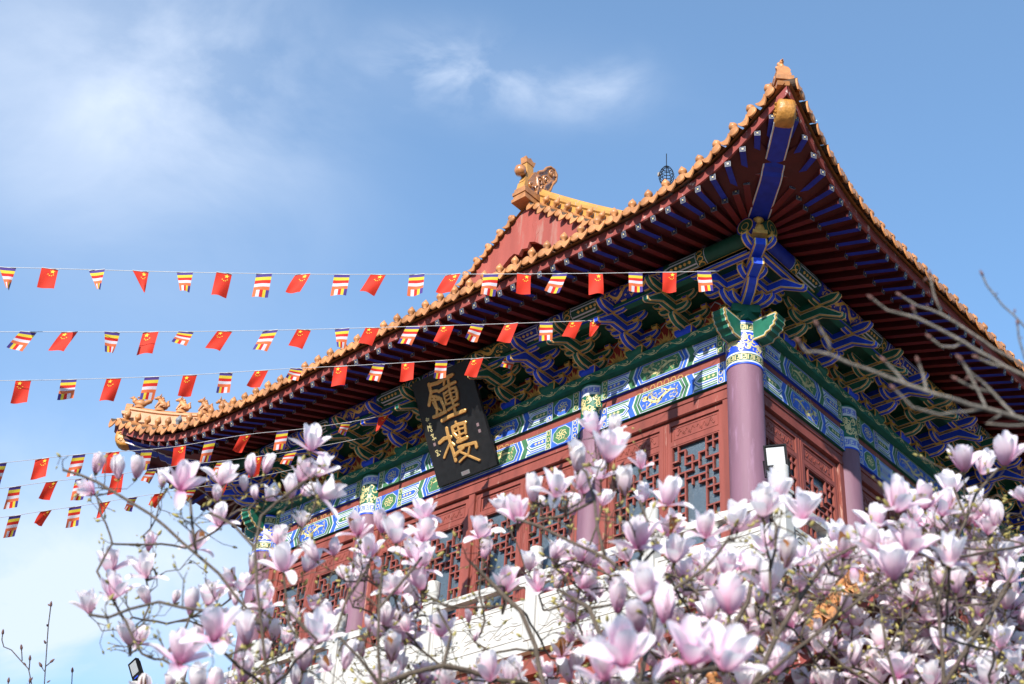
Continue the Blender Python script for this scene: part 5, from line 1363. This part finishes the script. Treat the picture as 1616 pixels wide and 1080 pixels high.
class Grow:
    def __init__(s): s.p = []; s.par = []; s.seed = 0
    def add(s, p, par): s.p.append(V(p)); s.par.append(par); return len(s.p)-1
    def limb(s, pts, par=None, step=.07, jit=.006, r=rnd):
        """a limb through the given points; grows from the node par"""
        last = par
        q = [V(x) for x in pts]
        if last is not None: q = [s.p[last]]+q
        first = last is None
        if first: last = s.add(q[0], -1)
        for a, b in zip(q, q[1:]):
            n = max(1, int((b-a).length/step))
            for i in range(1, n+1):
                t = i/n; last = s.add(a.lerp(b, t) + V((r.uniform(-jit, jit), r.uniform(-jit, jit), r.uniform(-jit, jit)))*(1 if i < n else 0), last)
        return last
    def nearest(s, p, below=True):
        best = None
        for i, q in enumerate(s.p):
            dv = p-q; d = dv.length
            c = d*(1.0 if dv.z > -.02 else 1.5)
            if best is None or c < best[0]: best = (c, i)
        return best[1]
    def radii(s, leaf=.0021, ex=2.6, cap=.06):
        n = len(s.p); acc = [0.0]*n; kids = [0]*n
        for i in range(n-1, -1, -1):
            v = acc[i] if acc[i] > 0 else leaf**ex
            acc[i] = v*1.004 + 0
            if s.par[i] >= 0: acc[s.par[i]] += acc[i]
        lz = -13.75
        return [max(.0046 if i < s.seed else 0, min(cap if i < s.seed else .0042, a**(1/ex)))*(1+max(0, lz-q.z)*.8) for i, (a, q) in enumerate(zip(acc, s.p))]
    def mesh(s, mat, leaf=.0021, cap=.06, sides=5):
        rad = s.radii(leaf, cap=cap); kids = {}
        for i, q in enumerate(s.par): kids.setdefault(q, []).append(i)
        mb = MB(); stack = [(k, None) for k in kids.get(-1, [])]
        while stack:
            i, start = stack.pop(); ch = [] if start is None else [start]
            ch.append(i)
            while kids.get(ch[-1]):
                ks = sorted(kids[ch[-1]], key=lambda k: -rad[k]); stack += [(k, ch[-1]) for k in ks[1:]]; ch.append(ks[0])
            if len(ch) < 2: continue
            rr = [rad[k] for k in ch]
            if start is not None: rr[0] = min(rr[0], rad[i]*1.5)
            big = max(rr) > .012
            mb.tube([s.p[k] for k in ch], rr, mat, 8 if big else sides, True)
        return mb

def bud(mb, p, d, L_, mat):
    d = V(d).normalized(); x = d.orthogonal().normalized(); y = d.cross(x)
    mb.lathe([(.0, -.1*L_), (.20*L_, .15*L_), (.24*L_, .4*L_), (.14*L_, .8*L_), (0, L_)], p, mat, 6, x, y, d)

FL = []   # (px, py, height px, lean degrees, kind)
def fl(tree, s):
    for it in s.split():
        a = it.split(','); FL.append((tree, float(a[0]), float(a[1]), float(a[2]), float(a[3]), a[4]))
fl(0, '154,732,38,18,C 186,738,38,-4,C 217,737,40,8,C 136,771,35,-50,O 257,754,33,5,C 290,752,52,12,W 236,854,36,8,B 313,853,34,15,W 355,748,44,15,O 342,780,27,5,C 395,736,37,-5,C 422,732,36,14,C 385,764,25,0,C 430,778,33,35,O 495,692,46,12,W 459,768,40,-5,C 480,742,46,20,O 508,735,42,22,O 488,772,34,55,O 522,775,46,60,W 345,813,40,0,W 478,820,28,10,O 402,778,24,-10,C')
fl(0, '175,886,42,10,O 180,925,46,0,W 139,949,44,-6,O 230,894,44,0,W 230,940,33,-15,C 203,1000,44,-5,O 224,1004,34,20,O 302,949,46,5,C 330,937,42,8,O 337,985,66,0,O 288,1022,62,8,W 312,1072,52,0,C 268,1074,34,0,C 228,1085,42,0,W 278,942,24,20,C 440,846,38,0,O 447,880,50,0,W 490,885,42,28,O 398,888,32,3,B 362,912,34,-20,O 385,918,34,20,O 418,942,44,10,W 387,992,58,0,C 433,994,40,5,C 497,951,32,0,O 462,962,32,-15,C 505,990,58,12,W 481,1035,54,10,C 386,1055,50,8,C 549,1035,50,14,B 469,1070,40,0,C 527,863,32,0,O 372,945,24,0,C 340,1075,46,10,O 430,1080,40,-10,W')
fl(1, '562,829,38,-10,W 583,862,40,0,O 670,803,42,0,W 625,835,50,0,O 601,824,38,-8,C 672,838,42,15,O 650,864,40,0,O 669,880,44,10,W 595,911,27,-10,C 628,919,44,5,W 655,952,36,-10,C 696,985,44,0,W 620,1022,52,5,C 570,1024,28,-10,C 665,1066,40,0,W 705,1068,38,10,O 758,832,42,0,W 766,866,36,10,C 739,973,25,-5,B 751,1004,19,10,C 619,1057,22,0,C 772,1052,54,0,O 806,1062,52,5,O 868,1080,34,0,W 886,1022,34,0,W 800,917,46,0,O 836,885,36,0,O 585,985,30,10,O 640,985,28,-10,W 545,905,30,-20,O 600,1070,34,0,O')
fl(2, '912,722,52,0,C 962,705,58,5,O 935,668,42,-10,O 970,672,34,15,O 985,760,50,0,C 842,770,48,0,C 880,763,50,8,W 792,797,36,-15,O 815,805,48,-10,O 920,760,46,-5,O 905,797,36,0,C 876,876,38,0,C 850,918,38,0,W 1012,728,30,0,O 932,880,44,0,O 948,740,38,0,O 955,785,32,20,O 856,793,22,0,C 1007,843,56,-8,W 1065,866,52,0,O 1058,828,46,5,O 1115,827,52,5,O 1162,815,54,-4,O 1117,887,42,0,C 1148,888,44,10,O 1152,938,70,3,O 975,942,56,0,C 1018,922,64,-8,O 1050,955,66,0,C 1005,972,62,-5,C 1120,955,46,0,O 1055,775,52,8,W 1014,778,34,0,O 985,1018,80,4,W 950,1045,74,-14,O 1030,1000,54,10,O 1090,1012,84,0,W 1155,1025,82,18,W 905,945,34,0,O 880,905,30,-20,O 925,915,36,0,C 1085,900,36,0,O 1095,940,40,10,W 900,1000,32,0,O')
fl(3, '1205,793,56,0,O 1232,766,52,3,O 1212,850,50,0,W 1230,890,52,0,O 1205,935,46,28,O 1217,912,54,18,W 1225,1040,56,0,O 1272,795,58,8,W 1322,840,42,18,O 1335,858,50,8,O 1330,884,38,0,C 1348,904,28,175,C 1288,862,38,12,W 1243,872,54,8,C 1375,853,56,0,O 1383,813,48,0,O 1302,907,36,0,O 1240,1000,26,0,O 1348,1030,48,0,C 1308,1027,22,0,C 1298,1063,28,-20,W 1352,975,36,18,O 1263,1072,38,0,O 1410,888,62,0,O 1440,850,60,4,O 1390,922,32,0,W 1413,935,24,-30,C 1430,918,28,0,C 1270,960,34,10,O 1260,920,32,-12,O 1180,890,40,0,O 1190,965,38,0,W 1175,1070,44,0,O 1335,990,30,-14,O 1395,985,40,0,O 1440,1000,44,8,O 1420,1050,48,0,W 1380,1070,44,-8,O 1290,990,24,0,C')
fl(4, '1418,783,58,4,W 1460,782,50,0,O 1492,795,46,14,W 1520,723,50,-4,O 1555,730,44,14,O 1587,710,56,4,O 1500,760,44,-14,O 1540,785,32,-20,O 1573,812,46,4,C 1560,830,32,0,O 1473,848,42,0,O 1612,780,32,-28,O 1443,812,32,0,W 1500,868,60,0,W 1511,915,46,5,C 1459,922,36,0,O 1571,912,24,0,B 1595,900,44,0,O 1597,928,26,0,C 1605,862,38,0,O 1575,872,38,0,O 1490,1010,46,0,O 1530,1030,50,6,W 1580,1005,46,0,O 1470,1062,50,0,O 1560,1062,52,0,W 1600,1045,46,0,O 1545,960,34,0,O 1500,960,30,-15,C 1590,965,32,10,O 1540,880,28,0,O')
LIMBS = {0: [[(430, 1180, 4.1), (425, 1090, 4.1), (412, 985, 4.15), (375, 945, 4.2), (345, 905, 4.25), (310, 875, 4.3), (262, 832, 4.4), (205, 792, 4.5), (155, 762, 4.6), (100, 742, 4.7)],
             [(412, 985, 4.15), (405, 920, 4.2), (402, 865, 4.3), (412, 815, 4.4)], [(402, 865, 4.3), (370, 830, 4.4), (330, 810, 4.5)], [(310, 875, 4.3), (300, 790, 4.4)],
             [(412, 985, 4.15), (330, 965, 4.1), (250, 950, 4.2), (170, 975, 4.3), (140, 970, 4.3)], [(425, 1090, 4.1), (330, 1010, 3.9), (260, 1030, 3.9)], [(425, 1090, 4.1), (500, 1010, 3.8), (450, 960, 3.9)],
             [(412, 815, 4.4), (440, 790, 4.4), (480, 760, 4.4)]],
         1: [[(600, 1180, 4.2), (600, 1080, 4.2), (598, 960, 4.3), (603, 900, 4.4)], [(600, 1080, 4.2), (530, 1000, 4.2), (545, 950, 4.3), (578, 900, 4.4)], [(598, 960, 4.3), (650, 900, 4.4), (665, 880, 4.5)], [(600, 1080, 4.2), (700, 1050, 4.2), (712, 1000, 4.3), (690, 960, 4.4)],
             [(700, 1050, 4.2), (860, 1090, 4.3), (845, 1020, 4.4), (822, 965, 4.5), (780, 925, 4.6), (745, 890, 4.6)]],
         2: [[(1010, 1180, 3.7), (1010, 1080, 3.8), (1035, 960, 4.0), (995, 910, 4.1), (955, 880, 4.2), (942, 830, 4.3), (938, 790, 4.4), (925, 745, 4.5)], [(955, 880, 4.2), (900, 855, 4.3), (850, 830, 4.4), (815, 820, 4.5)], [(938, 790, 4.4), (890, 815, 4.4), (850, 820, 4.4)], [(1010, 1080, 3.8), (950, 1010, 4.2), (930, 960, 4.3), (880, 930, 4.4)], [(995, 910, 4.1), (1040, 860, 4.2), (1010, 790, 4.3)], [(1035, 960, 4.0), (1110, 900, 4.0), (1150, 850, 4.1)], [(1010, 1080, 3.8), (1100, 1060, 3.2), (1150, 1050, 3.1)]],
         3: [[(1190, 1180, 3.9), (1190, 1080, 3.9), (1225, 1005, 4.0), (1262, 945, 4.1), (1300, 890, 4.2)], [(1225, 1005, 4.0), (1215, 900, 4.1), (1225, 830, 4.2)], [(1190, 1080, 3.9), (1290, 1000, 3.9), (1340, 960, 4.0), (1380, 920, 4.1)], [(1300, 890, 4.2), (1335, 870, 4.3), (1375, 850, 4.3)], [(1340, 960, 4.0), (1440, 900, 4.0)]],
         4: [[(1500, 1180, 4.3), (1490, 1080, 4.3), (1480, 960, 4.4), (1500, 880, 4.5), (1525, 820, 4.6), (1540, 780, 4.7), (1575, 740, 4.8)], [(1525, 820, 4.6), (1505, 770, 4.7)], [(1480, 960, 4.4), (1460, 860, 4.4), (1430, 800, 4.5)], [(1490, 1080, 4.3), (1570, 960, 4.4), (1600, 900, 4.5)], [(1500, 880, 4.5), (1560, 870, 4.6), (1620, 860, 4.7)]]}
TLAB = ['leftmost magnolia tree, a long limb of pink blossoms reaching before the left eave corner',
        'magnolia tree of upright white blossoms before the balcony below the black plaque',
        'magnolia tree with the largest blurred blossoms, its top cluster beside the plaque',
        'magnolia tree in front of the corner column and the floodlight, blossoms packed close together',
        'magnolia tree furthest right, blossoms against the dark shaded eave']
TLAB += ['low magnolia tree along the bottom edge, its small crowded blossoms before the red wall', 'low bushy magnolia tree in the bottom right corner, crowded small blossoms']
LIMBS[5] = [[(1090, 1190, 4.6), (1080, 1100, 4.6), (1070, 1020, 4.7), (1050, 960, 4.8)], [(1080, 1100, 4.6), (980, 1050, 4.6), (930, 1010, 4.7)], [(1080, 1100, 4.6), (1150, 1020, 4.7), (1180, 950, 4.8), (1190, 900, 4.9)]]
LIMBS[6] = [[(1430, 1190, 4.7), (1420, 1100, 4.7), (1400, 1030, 4.8), (1390, 960, 4.9)], [(1420, 1100, 4.7), (1500, 1030, 4.8), (1560, 980, 4.9), (1590, 920, 5.0)], [(1420, 1100, 4.7), (1330, 1050, 4.7), (1290, 1010, 4.8)], [(1400, 1030, 4.8), (1450, 930, 4.9)]]
cl = random.Random(77)
for t_, n_, (xa, xb), (ya, yb) in ((5, 30, (890, 1260), (890, 1085)), (6, 30, (1270, 1612), (880, 1085))):
    made = 0
    while made < n_:
        cx, cy = cl.uniform(xa, xb), cl.uniform(ya, yb)
        if t_ == 5 and cy < 1085-(cx-860)*.62: continue
        if t_ == 6 and 1260 < cx < 1400 and 915 < cy < 1030: continue
        made += 1
        for q_ in range(3): FL.append((t_, cx+cl.gauss(0, 20), min(1090, cy+cl.gauss(0, 16)), cl.uniform(30, 44), cl.uniform(-30, 30), cl.choice('OOCCW')))
GROUND = -15.8
bi = 0
for t in range(7):
    r = random.Random(100+t); G = Grow(); key = {}
    for li, L_ in enumerate(LIMBS[t]):
        pts = [at(*q) for q in L_]
        if li == 0:
            b = pts[0]; base = V((b.x, b.y, GROUND)) + (rt*r.uniform(-.3, .3))
            G.limb([base, base.lerp(b, .5)+rt*.06, b]+pts[1:], None, .08, .006, r)
        else:
            G.limb(pts[1:], G.nearest(pts[0]), .07, .008, r)
    G.seed = len(G.p)
    root = tag(empty('magnolia_tree', (G.p[0].x, G.p[0].y, GROUND)), TLAB[t], 'tree', 'magnolia trees in bloom'); off = Matrix.Translation(-root.location)
    mine = [f for f in FL if f[0] == t]
    # smaller blossoms deeper in the crown
    if t == 0:
        for k in range(22): mine.append((t, r.uniform(300, 560), r.uniform(930, 1085), r.uniform(22, 36), r.uniform(-35, 35), r.choice('OOCWB')))
    if 0 < t < 5:
        xs = {1: (560, 800), 2: (830, 1180), 3: (1180, 1420), 4: (1420, 1610)}[t]; nfill = {1: 34, 2: 52, 3: 52, 4: 62}[t]; k = 0
        while k < nfill:
            s_ = r.choice(mine); x = s_[1]+r.gauss(0, 26); y = s_[2]+r.gauss(6, 22)
            if y < (860 if t != 4 else 790) or y > 1095: k += .1; continue
            if t in (1, 2) and 690 < x < 880 and y < 1045: k += .25; continue
            mine.append((t, x, y, r.uniform(26, 44), r.uniform(-35, 35), r.choice('OOCWO'))); k += 1
    jobs = []
    for (_, x, y, h, lean, kd) in mine:
        h *= 1.0
        if kd == 'O' and r.random() < .18: kd = 'W'
        d = max(2.75, min(5.3, 2317*.098/h)); d *= r.uniform(.97, 1.04); ln = h*d/2317
        a = R(lean); tilt = r.uniform(-.10, .30)
        ax = (up*math.cos(a) + rt*math.sin(a) - fw*tilt).normalized()
        c = at(x, y, d); b = c - ax*ln*.46
        jobs.append((b, ax, ln, kd))
    jobs.sort(key=lambda j: min((j[0]-p).length for p in G.p[::3]))
    blooms = []
    for b, ax, ln, kd in jobs:
        foot = b - ax*ln*.10
        n = G.nearest(foot - ax*.06 - Z*.03)
        p0 = G.p[n]; dist = (foot-p0).length
        mid1 = p0.lerp(foot, .35) + V((r.uniform(-1, 1), r.uniform(-1, 1), r.uniform(-1.1, .4)))*dist*.10
        mid2 = p0.lerp(foot, .72) - ax*dist*.14 + V((r.uniform(-1, 1), r.uniform(-1, 1), r.uniform(-1, .4)))*dist*.06
        e = G.limb([mid1, mid2, foot], n, .035, .0045, r)
        blooms.append((b, ax, ln, kd))
    # side twigs with buds
    tips = []
    n0 = len(G.p)
    ntw = {0: 210, 1: 190, 2: 240, 3: 220, 4: 220, 5: 110, 6: 130}[t]
    lowz = at(800, 1120, 4).z
    cand = [i for i in range(n0) if G.p[i].z > lowz]
    for k in range(ntw):
        i = r.choice(cand); d = V((r.gauss(0, 1), r.gauss(0, 1), r.gauss(.35, .9))).normalized()
        ln = r.uniform(.04, .13); p = G.p[i]; q = i
        if t == 0 and (p-at(90, 742, 4.65)).length < .25: ln *= .3
        for s_ in range(r.randint(2, 4)):
            d = (d + V((r.gauss(0, .45), r.gauss(0, .45), r.gauss(.12, .4)))).normalized(); p = p + d*ln/3
            q = G.limb([p], q, .04, .003, r)
            if r.random() < .5:
                dd = (d + V((r.gauss(0, .8), r.gauss(0, .8), r.gauss(.2, .6)))).normalized(); G.limb([p+dd*r.uniform(.012, .04)], q, .05, 0, r); tips.append((p+dd*.03, dd, 0))
        tips.append((p, d, 1))
    o = G.mesh('bark', .0012, .0075).build('branches', root); o.matrix_local = off
    bm = MB()
    for p, d, big in tips: bud(bm, p, d, r.uniform(.014, .026) if big else r.uniform(.008, .014), 'bud')
    for b, ax, ln, kd in blooms:
        for k in range(r.randint(0, 2)):
            d = (ax + V((r.gauss(0, .7), r.gauss(0, .7), r.gauss(0, .7)))).normalized(); bud(bm, b - ax*ln*r.uniform(.05, .3) + d*.006, d, r.uniform(.012, .024), 'bud')
    ob = bm.build('leaf_buds', root); ob.matrix_local = off; ob['kind'] = 'stuff'
    for b, ax, ln, kd in blooms[:99]:
        me = bloom_data(kd, bi); bi += 1
        o = bpy.data.objects.new('blossom', me); COL.objects.link(o); o.parent = root
        x = ax.orthogonal().normalized(); y = ax.cross(x); a = r.uniform(0, 6.28); X = x*math.cos(a)+y*math.sin(a)
        o.matrix_local = off @ frame(b, X, ax.cross(X), ax) @ Matrix.Scale(ln/1.0, 4)

# ================================================================== bare trees
def bare(name, label, limbs, d, leaf, cap, mat, budmat, budL, trunk_px, seed, dens, group=None):
    r = random.Random(seed); G = Grow(); tx = at(*trunk_px)
    base = V((tx.x, tx.y, GROUND)); e = G.limb([base, base.lerp(tx, .5), tx], None, .15, .01, r)
    tips = []
    for L_ in limbs:
        pts = [at(x, y, d + dd) for x, y, dd in L_]
        n = G.nearest(pts[0])
        s0 = len(G.p); e = G.limb(pts, n, .03*d/3, .002*d/3, r); tips.append((G.p[e], (pts[-1]-pts[-2]), 1.3))
        for i in range(s0, len(G.p)):
            if (G.p[i]-pts[0]).length > .05 and r.random() < dens:
                dr = (V((r.gauss(0, 1), r.gauss(0, 1), r.gauss(0, 1))).normalized() + (pts[-1]-pts[0]).normalized()*.6).normalized()
                tips.append((G.p[i]+dr*.006*d/3, dr, r.uniform(.6, 1.1)))
    root = tag(empty(name, base), label, 'tree', group); off = Matrix.Translation(-base)
    G.mesh(mat, leaf, cap, 6).build('branches', root).matrix_local = off
    for p, dr, s_ in tips[:98]:
        bm = MB(); bud(bm, p, dr, budL*s_, budmat); bm.build('bud', root).matrix_local = off
bare('bare_tree', 'bare grey branches with red buds crossing the shaded right eave, close to the viewer',
     [[(1700, 672, .1), (1616, 662, .08), (1547, 643, .05), (1477, 623, 0), (1433, 608, 0), (1387, 590, 0), (1343, 575, -.02), (1310, 560, -.03), (1288, 555, -.03), (1272, 556, -.03), (1263, 543, -.03)],
      [(1700, 630, .25), (1616, 593, .2), (1560, 563, .2), (1520, 540, .2), (1483, 520, .2), (1447, 502, .2), (1400, 490, .2), (1378, 473, .2)],
      [(1700, 610, .45), (1616, 577, .4), (1567, 550, .4), (1528, 523, .4), (1487, 497, .4), (1447, 483, .4), (1423, 468, .4)], [(1487, 497, .4), (1473, 463, .42), (1468, 436, .42)],
      [(1310, 560, -.03), (1308, 540, -.03), (1292, 516, -.03)], [(1430, 607, 0), (1413, 587, .02), (1398, 572, .02)], [(1463, 617, 0), (1457, 593, .03), (1450, 574, .03)],
      [(1600, 655, .08), (1567, 620, .1), (1533, 590, .1), (1516, 569, .1)], [(1557, 645, .05), (1540, 610, .08), (1519, 572, .08)], [(1550, 646, .05), (1483, 655, 0), (1440, 643, 0), (1413, 616, 0)],
      [(1580, 655, .06), (1556, 668, .05), (1590, 672, .06), (1640, 668, .1)], [(1520, 541, .2), (1505, 548, .2), (1485, 547, .2), (1470, 535, .2)], [(1447, 502, .2), (1443, 492, .2)],
      [(1700, 570, .5), (1616, 515, .5), (1583, 483, .5), (1557, 450, .5), (1551, 436, .5)], [(1660, 600, .5), (1618, 568, .5), (1608, 535, .5), (1606, 514, .5)], [(1616, 593, .2), (1590, 580, .2), (1565, 575, .2), (1545, 566, .2)], [(1567, 620, .1), (1535, 612, .1), (1512, 600, .1)]],
     2.7, .0023, .012, 'bark_pale', 'bud_red', .012, (1800, 700, 3.0), 5, .16)
bare('bare_tree', 'thin bare saplings with dark buds low at the left edge against the sky',
     [[(72, 1140, 0), (70, 1080, 0), (72, 1050, 0), (74, 1020, 0), (76, 990, 0), (80, 958, 0)], [(52, 1140, 0), (50, 1080, 0), (45, 1056, 0), (33, 1043, .1), (18, 1026, .1), (6, 1021, .1), (3, 1010, .1), (4, 1002, .1)],
      [(46, 1058, 0), (47, 1043, 0)], [(35, 1043, .1), (34, 1026, .1)], [(72, 1052, 0), (79, 1046, 0)], [(70, 1060, 0), (66, 1053, 0)], [(112, 1140, .2), (113, 1085, .2), (114, 1062, .2)], [(46, 1090, 0), (47, 1078, 0)], [(10, 1100, 0), (13, 1078, 0)]],
     11.0, .0042, .02, 'bark', 'bud_red', .035, (66, 1200, 11.0), 9, .5)
